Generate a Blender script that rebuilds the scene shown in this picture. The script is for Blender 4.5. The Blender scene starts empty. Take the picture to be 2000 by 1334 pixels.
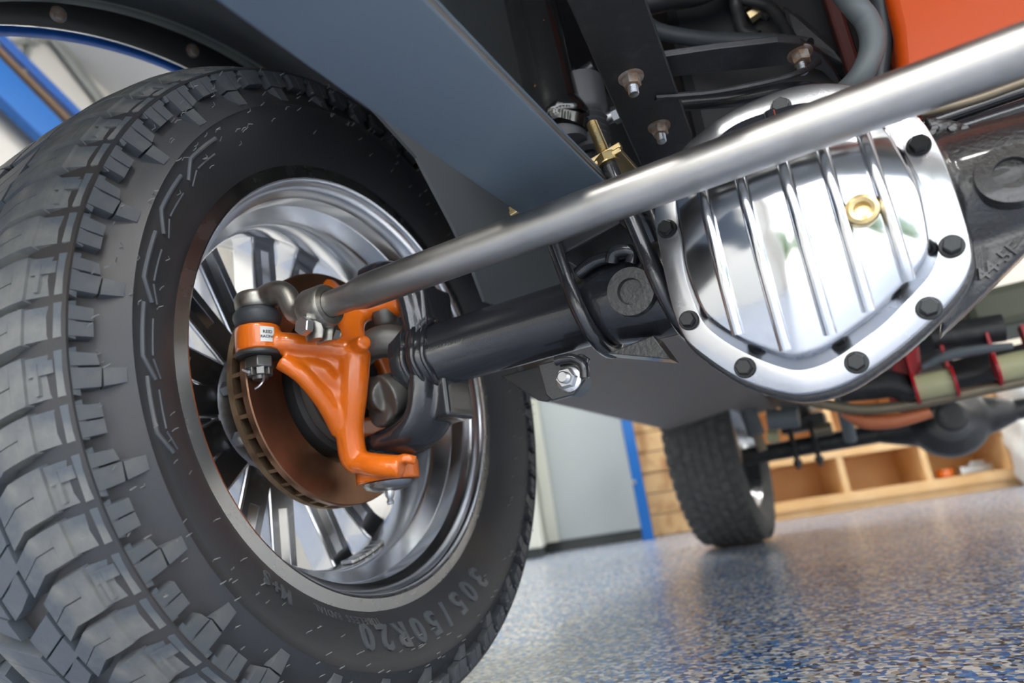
import bpy, bmesh, math, random
from mathutils import Vector as V, Matrix
random.seed(7)
PI = math.pi
SC = bpy.context.scene
COL = SC.collection

# ------------------------------------------------------------------ camera
FPX = 1347.7
CAMP = V((0.63855, -0.64964, 0.19774))
CR = (V((0.861211, 0.487513, -0.143690)), V((0.249728, -0.159657, 0.955063)), V((-0.442664, 0.858394, 0.259244)))
cd = bpy.data.cameras.new('camera')
cam = bpy.data.objects.new('camera', cd); COL.objects.link(cam)
cd.sensor_width = 36.0; cd.lens = FPX / 2000.0 * 36.0
cd.clip_start = 0.02; cd.clip_end = 200
M = Matrix(((CR[0].x, CR[1].x, -CR[2].x, CAMP.x), (CR[0].y, CR[1].y, -CR[2].y, CAMP.y), (CR[0].z, CR[1].z, -CR[2].z, CAMP.z), (0, 0, 0, 1)))
cam.matrix_world = M
cd.dof.use_dof = True; cd.dof.focus_distance = 0.66; cd.dof.aperture_fstop = 4.0
SC.camera = cam

# ------------------------------------------------------------------ world, light, exposure
w = bpy.data.worlds.new('World'); SC.world = w; w.use_nodes = True
bg = w.node_tree.nodes['Background']
sky = w.node_tree.nodes.new('ShaderNodeTexSky'); sky.sky_type = 'NISHITA'
sky.sun_disc = False; sky.sun_elevation = math.radians(48); sky.sun_rotation = math.radians(200)
sky.air_density = 1.0; sky.dust_density = 4.0; sky.ozone_density = 1.0
mixw = w.node_tree.nodes.new('ShaderNodeMixRGB'); mixw.inputs[0].default_value = 0.55
mixw.inputs[2].default_value = (9.0, 9.1, 9.3, 1)
w.node_tree.links.new(sky.outputs[0], mixw.inputs[1])
w.node_tree.links.new(mixw.outputs[0], bg.inputs[0])
bg.inputs[1].default_value = 0.30
SC.view_settings.view_transform = 'Standard'; SC.view_settings.look = 'None'
SC.view_settings.gamma = 1.0; SC.view_settings.use_curve_mapping = False
SC.view_settings.exposure = 1.27

# ------------------------------------------------------------------ helpers
def P(px, py, x=None, y=None, z=None):
    """the point of the plane x=, y= or z= that stands at a pixel of the photograph"""
    d = CR[0] * ((px - 1000) / FPX) + CR[1] * (-(py - 667) / FPX) + CR[2]
    i, v = [(i, v) for i, v in enumerate((x, y, z)) if v is not None][0]
    return CAMP + d * ((v - CAMP[i]) / d[i])

PHI = math.radians(23.66)                      # the room stands at an angle to the truck
def RM(u, v, z):
    return V((u * math.cos(PHI) - v * math.sin(PHI), u * math.sin(PHI) + v * math.cos(PHI), z))

def frame_from(axis, hint=V((0, 0, 1))):
    a = V(axis).normalized(); h = V(hint)
    if abs(a.dot(h)) > 0.97: h = V((1, 0, 0)) if abs(a.x) < 0.9 else V((0, 1, 0))
    u = h.cross(a).normalized(); v = a.cross(u)
    return u, v, a

def add_box(bm, c, s, rz=0, R=None):
    m = R.to_4x4() if R is not None else Matrix.Rotation(rz, 4, 'Z')
    vs = []
    for dx in (-.5, .5):
        for dy in (-.5, .5):
            for dz in (-.5, .5):
                vs.append(bm.verts.new(V(c) + m.to_3x3() @ V((dx * s[0], dy * s[1], dz * s[2]))))
    for f in ((0, 1, 3, 2), (4, 6, 7, 5), (0, 4, 5, 1), (2, 3, 7, 6), (0, 2, 6, 4), (1, 5, 7, 3)):
        bm.faces.new([vs[i] for i in f])

def spline(pts, n=6):
    pts = [V(p) for p in pts]
    if len(pts) < 3: return pts
    out = []
    for i in range(len(pts) - 1):
        p0 = pts[max(i - 1, 0)]; p1 = pts[i]; p2 = pts[i + 1]; p3 = pts[min(i + 2, len(pts) - 1)]
        for k in range(n):
            t = k / n
            out.append(0.5 * ((2 * p1) + (p2 - p0) * t + (2 * p0 - 5 * p1 + 4 * p2 - p3) * t * t + (3 * p1 - p0 - 3 * p2 + p3) * t ** 3))
    out.append(pts[-1]); return out

def lerpl(vals, k, n):
    t = k / max(n - 1, 1) * (len(vals) - 1); i = min(int(t), len(vals) - 2); f = t - i
    return vals[i] * (1 - f) + vals[i + 1] * f

def add_tube(bm, pts, rad, n=16, caps=True, closed=False, flat=None, up=None):
    """sweep a round (or, with flat=(a,b), elliptic/rectangular scaled) section along points"""
    pts = [V(p) for p in pts]; N = len(pts)
    rads = [lerpl(rad, k, N) for k in range(N)] if isinstance(rad, (list, tuple)) else [rad] * N
    T = []
    for i in range(N):
        a = pts[(i + 1) % N] if (closed or i < N - 1) else pts[i]
        b = pts[i - 1] if (closed or i > 0) else pts[i]
        T.append((a - b).normalized())
    u, v, _ = frame_from(T[0], up if up is not None else V((0, 0, 1)))
    rings = []
    for i in range(N):
        if i:
            q = T[i - 1].rotation_difference(T[i]); u = (q @ u); u = (u - T[i] * u.dot(T[i])).normalized()
        v = T[i].cross(u)
        fa, fb = flat if flat else (1, 1)
        rings.append([bm.verts.new(pts[i] + rads[i] * (math.cos(t) * fa * u + math.sin(t) * fb * v)) for t in [2 * PI * k / n for k in range(n)]])
    for i in range(N if closed else N - 1):
        A, B = rings[i], rings[(i + 1) % N]
        for k in range(n): bm.faces.new((A[k], A[(k + 1) % n], B[(k + 1) % n], B[k]))
    if caps and not closed:
        bm.faces.new(rings[0][::-1]); bm.faces.new(rings[-1])

def add_lathe(bm, prof, o=(0, 0, 0), axis=(0, 0, 1), n=32, a0=0.0, a1=2 * PI, closed=False, hint=V((0, 0, 1))):
    """prof = [(radius, height along axis)]"""
    o = V(o); u, v, a = frame_from(axis, hint)
    full = abs(a1 - a0 - 2 * PI) < 1e-6
    m = n if full else n + 1
    rings = []
    for (r, h) in prof:
        if r < 1e-6 and full:
            rings.append([bm.verts.new(o + a * h)])
        else:
            rings.append([bm.verts.new(o + a * h + r * (math.cos(t) * u + math.sin(t) * v)) for t in [a0 + (a1 - a0) * k / n for k in range(m)]])
    pr = list(zip(rings, rings[1:])) + ([(rings[-1], rings[0])] if closed else [])
    for A, B in pr:
        for k in range(n):
            k2 = (k + 1) % m if full else k + 1
            if len(A) == 1 and len(B) == 1: continue
            if len(A) == 1: bm.faces.new((A[0], B[k2], B[k]))
            elif len(B) == 1: bm.faces.new((A[k], A[k2], B[0]))
            else: bm.faces.new((A[k], A[k2], B[k2], B[k]))

def add_prism(bm, poly, d, holes=None):
    """poly: world points of one face, d: extrusion vector"""
    a = [bm.verts.new(V(p)) for p in poly]; b = [bm.verts.new(V(p) + V(d)) for p in poly]
    n = len(a)
    bm.faces.new(a); bm.faces.new(b[::-1])
    for i in range(n): bm.faces.new((a[i], b[i], b[(i + 1) % n], a[(i + 1) % n]))

def add_hex(bm, c, axis, r, h, washer=None, washer_h=0.0, thread=None, thread_l=0.0, n=6, dome=False, spin=0.0):
    u, v, a = frame_from(axis); c = V(c); z = 0.0
    if washer:
        add_lathe(bm, [(0, 0), (washer, 0), (washer, washer_h * .7), (washer * .93, washer_h), (0, washer_h)], c, axis, 24); z = washer_h
    lo = [bm.verts.new(c + a * z + r * (math.cos(spin + 2 * PI * k / n) * u + math.sin(spin + 2 * PI * k / n) * v)) for k in range(n)]
    md = [bm.verts.new(p.co + a * h * .86) for p in lo]
    hi = [bm.verts.new(c + a * (z + h) + .88 * (p.co - c - a * z)) for p in lo]
    bm.faces.new(lo[::-1]); bm.faces.new(hi)
    for A, B in ((lo, md), (md, hi)):
        for k in range(n): bm.faces.new((A[k], A[(k + 1) % n], B[(k + 1) % n], B[k]))
    if thread:
        prof = [(0, z)]; k = 0; L = 0
        while L < thread_l:
            prof += [(thread, z + h + L), (thread * .86, z + h + L + .0008)]; L += .0016
        prof += [(thread * .8, z + h + thread_l), (0, z + h + thread_l)]
        add_lathe(bm, prof, c, axis, 16)

def finish(name, bm, m, parent=None, smooth=40, bevel=0.0, bseg=2, rec=True):
    if rec: bmesh.ops.recalc_face_normals(bm, faces=bm.faces)
    me = bpy.data.meshes.new(name); bm.to_mesh(me); bm.free()
    me.materials.append(m)
    if smooth:
        me.shade_smooth(); me.set_sharp_from_angle(angle=math.radians(smooth))
    o = bpy.data.objects.new(name, me); COL.objects.link(o)
    if parent: o.parent = parent
    if bevel:
        b = o.modifiers.new('bevel', 'BEVEL'); b.width = bevel; b.segments = bseg; b.limit_method = 'ANGLE'; b.angle_limit = math.radians(35)
        b.harden_normals = False
    return o

def cast(name, bm, m, parent=None, voxel=.0025, smooth_it=6, factor=.6):
    """melt the pieces of one casting into a single smooth skin"""
    bmesh.ops.recalc_face_normals(bm, faces=bm.faces)
    me = bpy.data.meshes.new('tmp'); bm.to_mesh(me); bm.free()
    o = bpy.data.objects.new('tmp', me); COL.objects.link(o)
    r = o.modifiers.new('r', 'REMESH'); r.mode = 'VOXEL'; r.voxel_size = voxel
    s = o.modifiers.new('s', 'SMOOTH'); s.factor = factor; s.iterations = smooth_it
    dg = bpy.context.evaluated_depsgraph_get()
    me2 = bpy.data.meshes.new_from_object(o.evaluated_get(dg))
    bpy.data.objects.remove(o); bpy.data.meshes.remove(me)
    me2.name = name; me2.materials.clear(); me2.materials.append(m); me2.shade_smooth()
    o2 = bpy.data.objects.new(name, me2); COL.objects.link(o2)
    if parent: o2.parent = parent
    return o2

def tag(o, label, cat, group=None, kind=None):
    o['label'] = label
    if cat: o['category'] = cat
    if group: o['group'] = group
    if kind: o['kind'] = kind
    return o

def thing(name, label, cat, loc=(0, 0, 0), group=None):
    o = bpy.data.objects.new(name, None); COL.objects.link(o); o.location = loc
    o.empty_display_size = .05
    TH[o.name] = V(loc)
    return tag(o, label, cat, group)
TH = {}

def part(name, bm, m, t, **k):
    """a part given in world coordinates, hung under thing t"""
    o = finish(name, bm, m, None, **k); o.parent = t; o.location = o.location - worldloc(t); return o
def cpart(name, bm, m, t, **k):
    o = cast(name, bm, m, None, **k); o.parent = t; o.location = o.location - worldloc(t); return o
def worldloc(t):
    l = V((0, 0, 0))
    while t: l = l + t.location; t = t.parent
    return l

def struct(name, bm, m, label=None, **k):
    o = finish(name, bm, m, None, **k); o['kind'] = 'structure'
    if label: o['label'] = label
    return o

def text_geo(s, size=1.0, ext=.05, res=3, bold=0.0):
    cu = bpy.data.curves.new('t', 'FONT'); cu.body = s; cu.size = size; cu.extrude = ext; cu.offset = bold
    cu.align_x = 'CENTER'; cu.align_y = 'CENTER'; cu.resolution_u = res
    o = bpy.data.objects.new('t', cu); COL.objects.link(o)
    dg = bpy.context.evaluated_depsgraph_get()
    me = bpy.data.meshes.new_from_object(o.evaluated_get(dg))
    r = [v.co.copy() for v in me.vertices], [tuple(p.vertices) for p in me.polygons]
    bpy.data.objects.remove(o); bpy.data.curves.remove(cu); bpy.data.meshes.remove(me)
    return r
def add_text(bm, geo, fn):
    vs = [bm.verts.new(fn(c)) for c in geo[0]]
    for f in geo[1]:
        try: bm.faces.new([vs[i] for i in f])
        except ValueError: pass

# ------------------------------------------------------------------ materials
def mat(name, col, rough=.5, metal=0.0, var=None, bump=None, coat=0.0, rvar=None, spec=.5, emit=None, ior=None, aniso=0):
    """var = (colour2, scale, low, high); bump = (scale, strength, distance)"""
    m = bpy.data.materials.new(name); m.use_nodes = True
    nt = m.node_tree; b = nt.nodes['Principled BSDF']; L = nt.links.new
    b.inputs['Base Color'].default_value = (*col, 1); b.inputs['Roughness'].default_value = rough
    b.inputs['Metallic'].default_value = metal; b.inputs['Coat Weight'].default_value = coat
    b.inputs['Coat Roughness'].default_value = .08
    b.inputs['Specular IOR Level'].default_value = spec
    tc = nt.nodes.new('ShaderNodeTexCoord')
    def noise(scale, detail=5):
        n = nt.nodes.new('ShaderNodeTexNoise'); n.inputs['Scale'].default_value = scale; n.inputs['Detail'].default_value = detail
        L(tc.outputs['Object'], n.inputs['Vector']); return n
    if var:
        c2, s, lo, hi = var
        n = noise(s); r = nt.nodes.new('ShaderNodeMapRange'); r.inputs[1].default_value = lo; r.inputs[2].default_value = hi
        L(n.outputs[0], r.inputs[0])
        x = nt.nodes.new('ShaderNodeMixRGB'); x.inputs[1].default_value = (*col, 1); x.inputs[2].default_value = (*c2, 1)
        L(r.outputs[0], x.inputs[0]); L(x.outputs[0], b.inputs['Base Color'])
    if rvar:
        n = noise(rvar[0]); r = nt.nodes.new('ShaderNodeMapRange'); r.inputs[1].default_value = .35; r.inputs[2].default_value = .7
        r.inputs[3].default_value = rough; r.inputs[4].default_value = rvar[1]
        L(n.outputs[0], r.inputs[0]); L(r.outputs[0], b.inputs['Roughness'])
    if bump:
        n = noise(bump[0], 4); bp = nt.nodes.new('ShaderNodeBump'); bp.inputs['Strength'].default_value = bump[1]; bp.inputs['Distance'].default_value = bump[2]
        L(n.outputs[0], bp.inputs['Height']); L(bp.outputs[0], b.inputs['Normal'])
    if emit:
        b.inputs['Emission Color'].default_value = (*emit[0], 1); b.inputs['Emission Strength'].default_value = emit[1]
    return m

RUB = mat('sidewall rubber', (.034, .036, .040), .5, var=((.052, .044, .038), 7, .5, .75), bump=(900, .25, .0004))
RUBT = mat('tread rubber', (.078, .090, .104), .52, var=((.22, .215, .19), 22, .52, .78), bump=(500, .4, .0006))
RUBL = mat('lug rubber', (.072, .080, .090), .5, var=((.12, .118, .11), 30, .52, .8), bump=(700, .3, .0004))
RUBF = mat('far rubber', (.075, .075, .075), .8, var=((.10, .10, .10), 25, .4, .7), bump=(60, .8, .006))
BOOT = mat('boot rubber', (.045, .052, .058), .45)
POLI = mat('polished aluminium', (.82, .83, .85), .16, 1, rvar=(14, .26), bump=(420, .04, .0002))
COVM = mat('mirror aluminium', (.66, .68, .71), .09, 1, rvar=(11, .16), bump=(180, .03, .0004))
FLNG = mat('satin cover flange', (.66, .67, .69), .24, 1, rvar=(24, .29), bump=(300, .08, .0004))
LIP = mat('brushed rim lip', (.42, .42, .41), .22, 1, rvar=(30, .3))
SPK = mat('dark machined spoke', (.30, .31, .33), .32, 1, var=((.4, .42, .45), 60, .58, .75))
ORG = mat('orange paint', (.80, .17, .008), .28, coat=.6, bump=(120, .12, .0006), var=((.74, .145, .006), 40, .4, .7))
PANM = mat('orange enamel', (.50, .060, .002), .45, coat=.05, spec=.25, bump=(14, .15, .003))
BLK = mat('black gloss paint', (.020, .022, .026), .24, coat=.6, bump=(420, .35, .0006))
BLKR = mat('black cast iron paint', (.026, .026, .026), .34, coat=.5, bump=(260, .8, .0016))
BLKS = mat('black satin steel', (.026, .026, .028), .42, bump=(200, .2, .0006), var=((.03, .03, .028), 60, .6, .75))
BLKC = mat('scratched black enamel', (.006, .006, .006), .15, coat=.6, var=((.28, .10, .03), 38, .70, .74), bump=(80, .2, .0008))
CHAS = mat('chassis black', (.026, .027, .029), .4, var=((.06, .06, .06), 50, .55, .8), bump=(350, .3, .0008))
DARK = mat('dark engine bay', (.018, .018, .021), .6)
STL = mat('bare tie rod steel', (.43, .42, .40), .34, 1, rvar=(18, .44), var=((.34, .33, .31), 25, .5, .75), bump=(260, .08, .0004))
FORG = mat('forged steel', (.40, .385, .345), .42, 1, var=((.20, .19, .16), 55, .45, .7), bump=(300, .3, .0006))
FORD = mat('dull plated steel', (.20, .20, .19), .4, .9, bump=(300, .2, .0005))
ZINC = mat('bright zinc', (.62, .63, .64), .3, 1)
GOLD = mat('yellow zinc', (.62, .47, .22), .3, 1, var=((.5, .42, .26), 60, .4, .7))
BOLT = mat('black oxide bolt', (.035, .037, .038), .38, .7, bump=(400, .2, .0004))
RUST = mat('rusty nut', (.30, .20, .14), .6, .5, var=((.36, .33, .30), 120, .45, .6))
ROTR = mat('heat tinted rotor face', (.30, .17, .10), .34, .9, var=((.16, .08, .05), 9, .4, .7), bump=(160, .05, .0004))
ROTE = mat('rotor edge', (.30, .21, .13), .5, .85, var=((.20, .12, .07), 60, .4, .7))
HUBM = mat('hub iron', (.07, .07, .07), .45, .4, bump=(200, .2, .0006))
CIRN = mat('grey cast iron', (.17, .165, .15), .5, .75, bump=(300, .35, .0008))
SPR = mat('grey spring paint', (.10, .132, .165), .42, bump=(900, .18, .0003))
SPRE = mat('worn spring edge', (.28, .26, .23), .42, .8)
APR = mat('grey inner fender', (.10, .11, .115), .5, bump=(600, .15, .0004))
LINR = mat('fender liner', (.035, .037, .037), .5, bump=(420, .2, .0006))
TRIM = mat('worn ridge and shadow grey', (.20, .21, .20), .5)  # also colours the shadow band modelled on the side wall
BLUE = mat('blue body paint', (.012, .10, .42), .3, coat=.4)
SILL = mat('undercoated sill', (.25, .222, .205), .65, bump=(90, .3, .002))
HOSE = mat('grey rubber hose', (.085, .10, .105), .5, var=((.15, .12, .11), 40, .55, .75))
REDP = mat('red powder coat', (.42, .012, .02), .35)
BUSH = mat('pale bushing', (.46, .45, .26), .45)
TAN = mat('tan steel bar', (.24, .20, .14), .45, .5)
COPR = mat('copper orange guard', (.52, .16, .07), .4)
GREY = mat('grey bar', (.13, .15, .165), .5)
WHT = mat('white sticker', (.75, .76, .74), .45)
INK = mat('black ink', (.012, .012, .014), .5)
WALL = mat('white wall paint', (.52, .51, .48), .6)
CEIL = mat('ceiling paint', (.60, .60, .58), .7)
LOCK = mat('pale cabinet enamel', (.62, .64, .57), .45)
LOCG = mat('grey cabinet door', (.33, .37, .38), .4)
PLIN = mat('dark plinth', (.03, .035, .035), .6)
BPST = mat('blue lift paint', (.001, .11, .40), .4)
PINE = mat('pine board', (.86, .58, .30), .5, var=((.74, .44, .18), 3, .4, .65))
PIND = mat('pine back board', (.74, .42, .16), .5, var=((.62, .30, .08), 2, .35, .65))
OSB = mat('oriented strand board', (.60, .40, .20), .7, var=((.38, .2, .08), 9, .45, .65))
BAGW = mat('white bag plastic', (.75, .76, .74), .4, bump=(18, .6, .02))
GRN = mat('green print', (.02, .36, .06), .4)
LAMP = mat('fill lamp diffuser', (.9, .9, .9), .5, emit=((1, .97, .92), 36.0))  # glow of the added fill lamps
LAMH = mat('fill lamp housing', (.6, .6, .6), .5)
BRN = mat('brown timber', (.16, .10, .06), .7)
CONC = mat('concrete apron', (.50, .49, .47), .8, var=((.42, .41, .39), 2, .4, .7))
LEAF = mat('foliage', (.045, .10, .025), .7, var=((.09, .15, .04), 3, .4, .7))
BARK = mat('bark', (.10, .075, .05), .9)

def flake_floor():
    m = bpy.data.materials.new('flake epoxy'); m.use_nodes = True
    nt = m.node_tree; b = nt.nodes['Principled BSDF']; L = nt.links.new
    tc = nt.nodes.new('ShaderNodeTexCoord')
    vo = nt.nodes.new('ShaderNodeTexVoronoi'); vo.inputs['Scale'].default_value = 150
    vo.inputs['Randomness'].default_value = 1
    L(tc.outputs['Object'], vo.inputs['Vector'])
    sp = nt.nodes.new('ShaderNodeSeparateColor'); L(vo.outputs['Color'], sp.inputs[0])
    rp = nt.nodes.new('ShaderNodeValToRGB'); rp.color_ramp.interpolation = 'CONSTANT'
    cols = [(0, (.022, .10, .32)), (.18, (.40, .42, .43)), (.40, (.025, .028, .034)), (.51, (.035, .19, .50)), (.65, (.68, .68, .66)), (.82, (.17, .24, .33)), (.91, (.36, .30, .23))]
    e = rp.color_ramp.elements
    while len(e) < len(cols): e.new(.5)
    for k, (p, c) in enumerate(cols): e[k].position = p; e[k].color = (*c, 1)
    L(sp.outputs[0], rp.inputs[0]); L(rp.outputs[0], b.inputs['Base Color'])
    b.inputs['Roughness'].default_value = .26; b.inputs['Coat Weight'].default_value = .3; b.inputs['Coat Roughness'].default_value = .38
    n = nt.nodes.new('ShaderNodeTexNoise'); n.inputs['Scale'].default_value = 160; L(tc.outputs['Object'], n.inputs['Vector'])
    bp = nt.nodes.new('ShaderNodeBump'); bp.inputs['Strength'].default_value = .35; bp.inputs['Distance'].default_value = .002
    L(n.outputs[0], bp.inputs['Height']); L(bp.outputs[0], b.inputs['Normal'])
    return m
FLAK = flake_floor()

# ================================================================== the garage
U0, U1, V0, V1, HC = -2.2, 6.4, -4.0, 4.25, 3.2
bm = bmesh.new(); add_prism(bm, [RM(U0, V0, 0), RM(U1, V0, 0), RM(U1, V1, 0), RM(U0, V1, 0)], (0, 0, -.1))
struct('floor', bm, FLAK, 'blue, white and black flake epoxy garage floor', smooth=0)
bm = bmesh.new(); add_prism(bm, [RM(U0 - .1, V0, HC), RM(U1 + .1, V0, HC), RM(U1 + .1, V1 + .1, HC), RM(U0 - .1, V1 + .1, HC)], (0, 0, .1))
struct('ceiling', bm, CEIL, 'white garage ceiling', smooth=0)
def wall(name, a, b, z0, z1, m, thick, label):
    bm = bmesh.new(); d = (V(b) - V(a)).normalized(); nrm = V((-d.y, d.x, 0)) * thick
    add_prism(bm, [V((a[0], a[1], z0)), V((b[0], b[1], z0)), V((b[0], b[1], z1)), V((a[0], a[1], z1))], nrm)
    return struct(name, bm, m, label, smooth=0)
wall('wall_back', RM(U0 - .1, V1, 0), RM(U1 + .1, V1, 0), 0, HC, WALL, .1, 'white back wall of the garage')
wall('wall_left', RM(U0, V0, 0), RM(U0, V1, 0), 0, HC, WALL, .1, 'white side wall seen through the wheel arch')
wall('wall_right', RM(U1, V1, 0), RM(U1, V0, 0), 0, HC, WALL, .1, 'white far side wall')
# front wall with the open garage door: lintel and two piers
bm = bmesh.new()
add_prism(bm, [RM(U0 - .1, V0, 2.75), RM(U1 + .1, V0, 2.75), RM(U1 + .1, V0, HC), RM(U0 - .1, V0, HC)], RM(0, -.1, 0))
add_prism(bm, [RM(U0 - .1, V0, 0), RM(U0 + .3, V0, 0), RM(U0 + .3, V0, 2.75), RM(U0 - .1, V0, 2.75)], RM(0, -.1, 0))
add_prism(bm, [RM(U1 - .5, V0, 0), RM(U1 + .1, V0, 0), RM(U1 + .1, V0, 2.75), RM(U1 - .5, V0, 2.75)], RM(0, -.1, 0))
struct('wall_front', bm, WALL, 'front wall around the open garage door', smooth=0)
bm = bmesh.new(); add_prism(bm, [RM(-14, -18, -.02), RM(16, -18, -.02), RM(16, V0, -.02), RM(-14, V0, -.02)], (0, 0, -.1))
struct('driveway', bm, CONC, 'concrete drive outside the open door', smooth=0)
# daylight portal of the doorway
pl = bpy.data.lights.new('doorway_daylight', 'AREA'); pl.shape = 'RECTANGLE'; pl.size = U1 - U0 - .8; pl.size_y = 2.75
pl.cycles.is_portal = True
po = bpy.data.objects.new('doorway_daylight', pl); COL.objects.link(po)
po.location = RM((U0 + U1) / 2 - .1, V0 - .05, 1.375)
po.rotation_euler = (math.radians(90), 0, PHI)

def bx(name, u0, u1, v0, v1, z0, z1, m, parent=None, t=None, **k):
    bm = bmesh.new()
    add_prism(bm, [RM(u0, v0, z0), RM(u1, v0, z0), RM(u1, v1, z0), RM(u0, v1, z0)], (0, 0, z1 - z0))
    k.setdefault('smooth', 0)
    return part(name, bm, m, t, **k) if t else finish(name, bm, m, parent, **k)

# unseen ceiling lamps, added as fill light
for i, (u, v) in enumerate(((-.7, .3), (-.2, 3.0), (2.3, 3.2), (4.9, 1.2), (-1.0, -2.0), (.5, -2.4), (2.2, -1.8), (4.0, -1.6), (1.4, -3.3), (4.9, 3.2))):
    lb = ('above the front wheel', 'by the pale cabinet', 'over the pine shelves', 'on the far side of the truck', 'beside the wall with the blue brace', 'in front of the truck, nearest the wheel side', 'in front of the truck, ahead of the differential', 'in front of the truck, on its far side', 'just inside the open door', 'in the far back corner')[i]
    t = thing('fill_lamp', 'added fill lamp on the ceiling ' + lb, 'lamp', RM(u, v, HC), 'added fill lamps')
    bx('housing', u - .1, u + .1, v - .65, v + .65, HC - .05, HC, LAMH, t=t)
    bx('diffuser', u - .08, u + .08, v - .62, v + .62, HC - .075, HC - .051, LAMP, t=t)

# ---- things along the back wall
t = thing('storage_cabinet', 'tall pale cabinet beside the grey cabinet, left of the blue post', 'cabinet', RM(-.35, 3.85, 0))
bx('body', -.75, .04, 3.62, V1 - .01, .06, 2.1, LOCK, t=t, bevel=.006)
bx('plinth', -.74, .03, 3.65, V1 - .01, 0, .06, PLIN, t=t)
t = thing('storage_cabinet', 'grey recessed cabinet door between pale cabinet and blue post', 'cabinet', RM(.33, 4.1, 0))
bx('body', .05, .72, 4.10, V1 - .01, .07, 2.1, LOCG, t=t, bevel=.005)
bx('side_frame', .05, .13, 4.07, 4.098, .07, 2.1, LOCK, t=t)
bx('plinth', .05, .72, 4.11, V1 - .01, 0, .07, PLIN, t=t)
t = thing('lift_post', 'upright bright blue steel post beside the grey cabinet', 'post', RM(.735, 3.98, 0))
bx('column', .685, .755, 3.93, 4.0, .008, 2.9, BPST, t=t, bevel=.004)
bx('base_plate', .675, .765, 3.90, 4.03, 0, .008, BPST, t=t)
for z in (.38, .86):
    bm = bmesh.new(); add_hex(bm, RM(.692, 3.93, z), RM(0, -1, 0), .016, .012); part('bolt', bm, ZINC, t)
# wooden sheeting
t = thing('wall_boarding', 'rough tan wood boards on wall behind the rear wheel', 'boards', RM(1.1, 4.2, 0))
for k in range(14):
    z0 = .004 + k * .145
    o = bx('board', .78, 1.46, 4.205 + .004 * (k % 3), V1 - .002, z0, z0 + .138, OSB, t=t, bevel=.004)

# pine shelf unit
t = thing('shelf_unit', 'low open pine shelf unit with square bays on floor', 'shelf', RM(2.4, 4.0, 0))
S0, S1, F0 = 1.47, 4.6, 3.83
ZS = (.05, .335, .70)
for z in ZS: bx('shelf_board', S0, S1, F0, V1 - .03, z, z + .06, PINE, t=t, bevel=.003)
for k, u in enumerate((1.47, 1.985, 2.50, 3.01, 3.52, 4.03, 4.56)):
    for z0, z1 in ((.111, .334), (.396, .699)):
        bx('divider', u, u + .04, F0 + .004, V1 - .03, z0, z1, PINE, t=t, bevel=.003)
bx('back_panel', S0, S1, V1 - .029, V1 - .005, .05, .76, PIND, t=t)
bx('kick_board', S0, S1, F0 + .03, F0 + .05, 0, .049, PINE, t=t)
# a small thing on the lowest shelf
t = thing('tape_dispenser', 'small pale clutter item on the lowest pine shelf', 'clutter', RM(2.72, 3.92, .112))
bm = bmesh.new(); add_lathe(bm, [(.03, 0), (.05, .004), (.05, .05), (.03, .054)], RM(2.66, 3.93, .112), (0, 0, 1), 24, closed=True); part('roll', bm, ORG, t)
bm = bmesh.new(); add_box(bm, RM(2.84, 3.92, .138), (.20, .07, .05), PHI); add_box(bm, RM(2.86, 3.92, .176), (.10, .05, .025), PHI); part('body', bm, ZINC, t, smooth=0, bevel=.008)

# bag beside the shelves
t = thing('plastic_sack', 'crumpled white sack with green print at right edge', 'sack', RM(2.98, 3.55, 0))
def sack(c, w_, d_, h_, m, name, t):
    bm = bmesh.new()
    n = 28; rows = 12
    for r in range(rows + 1):
        z = h_ * r / rows
        k = 1 - .35 * max(0, (r / rows - .7) / .3) ** 2 - .12 * max(0, (.15 - r / rows) / .15)
        for i in range(n):
            a = 2 * PI * i / n
            ss = lambda x: math.copysign(abs(x) ** .6, x)
            wob = 1 + .05 * math.sin(5 * a + r) + .04 * math.sin(9 * a - 1.7 * r)
            p = RM(ss(math.cos(a)) * w_ * k * wob, ss(math.sin(a)) * d_ * k * wob, z)
            bm.verts.new(V(c) + p)
    bm.verts.ensure_lookup_table()
    for r in range(rows):
        for i in range(n):
            bm.faces.new([bm.verts[r * n + i], bm.verts[r * n + (i + 1) % n], bm.verts[(r + 1) * n + (i + 1) % n], bm.verts[(r + 1) * n + i]])
    bm.faces.new([bm.verts[i] for i in range(n)][::-1]); bm.faces.new([bm.verts[rows * n + i] for i in range(n)])
    return part(name, bm, m, t, smooth=60)
sack(RM(3.16, 3.6, 0), .22, .16, .52, BAGW, 'bag_body', t)
bm = bmesh.new()
for k in range(9):
    pass
add_tube(bm, [RM(3.03, 3.435, .30), RM(3.04, 3.428, .22), RM(3.06, 3.43, .14)], [.012, .028, .012], 12, flat=(.25, 1)); part('green_print', bm, GRN, t)
t2 = thing('plastic_sack', 'second white sack with green print stacked on crumpled sack', 'sack', RM(3.1, 3.6, .523))
o = sack(RM(3.18, 3.6, .523), .20, .15, .30, BAGW, 'bag_body', t2)
bm = bmesh.new(); add_tube(bm, [RM(3.09, 3.444, .60), RM(3.12, 3.436, .66), RM(3.15, 3.44, .74)], [.02, .045, .02], 12, flat=(.25, 1)); part('green_print', bm, GRN, t2)

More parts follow.
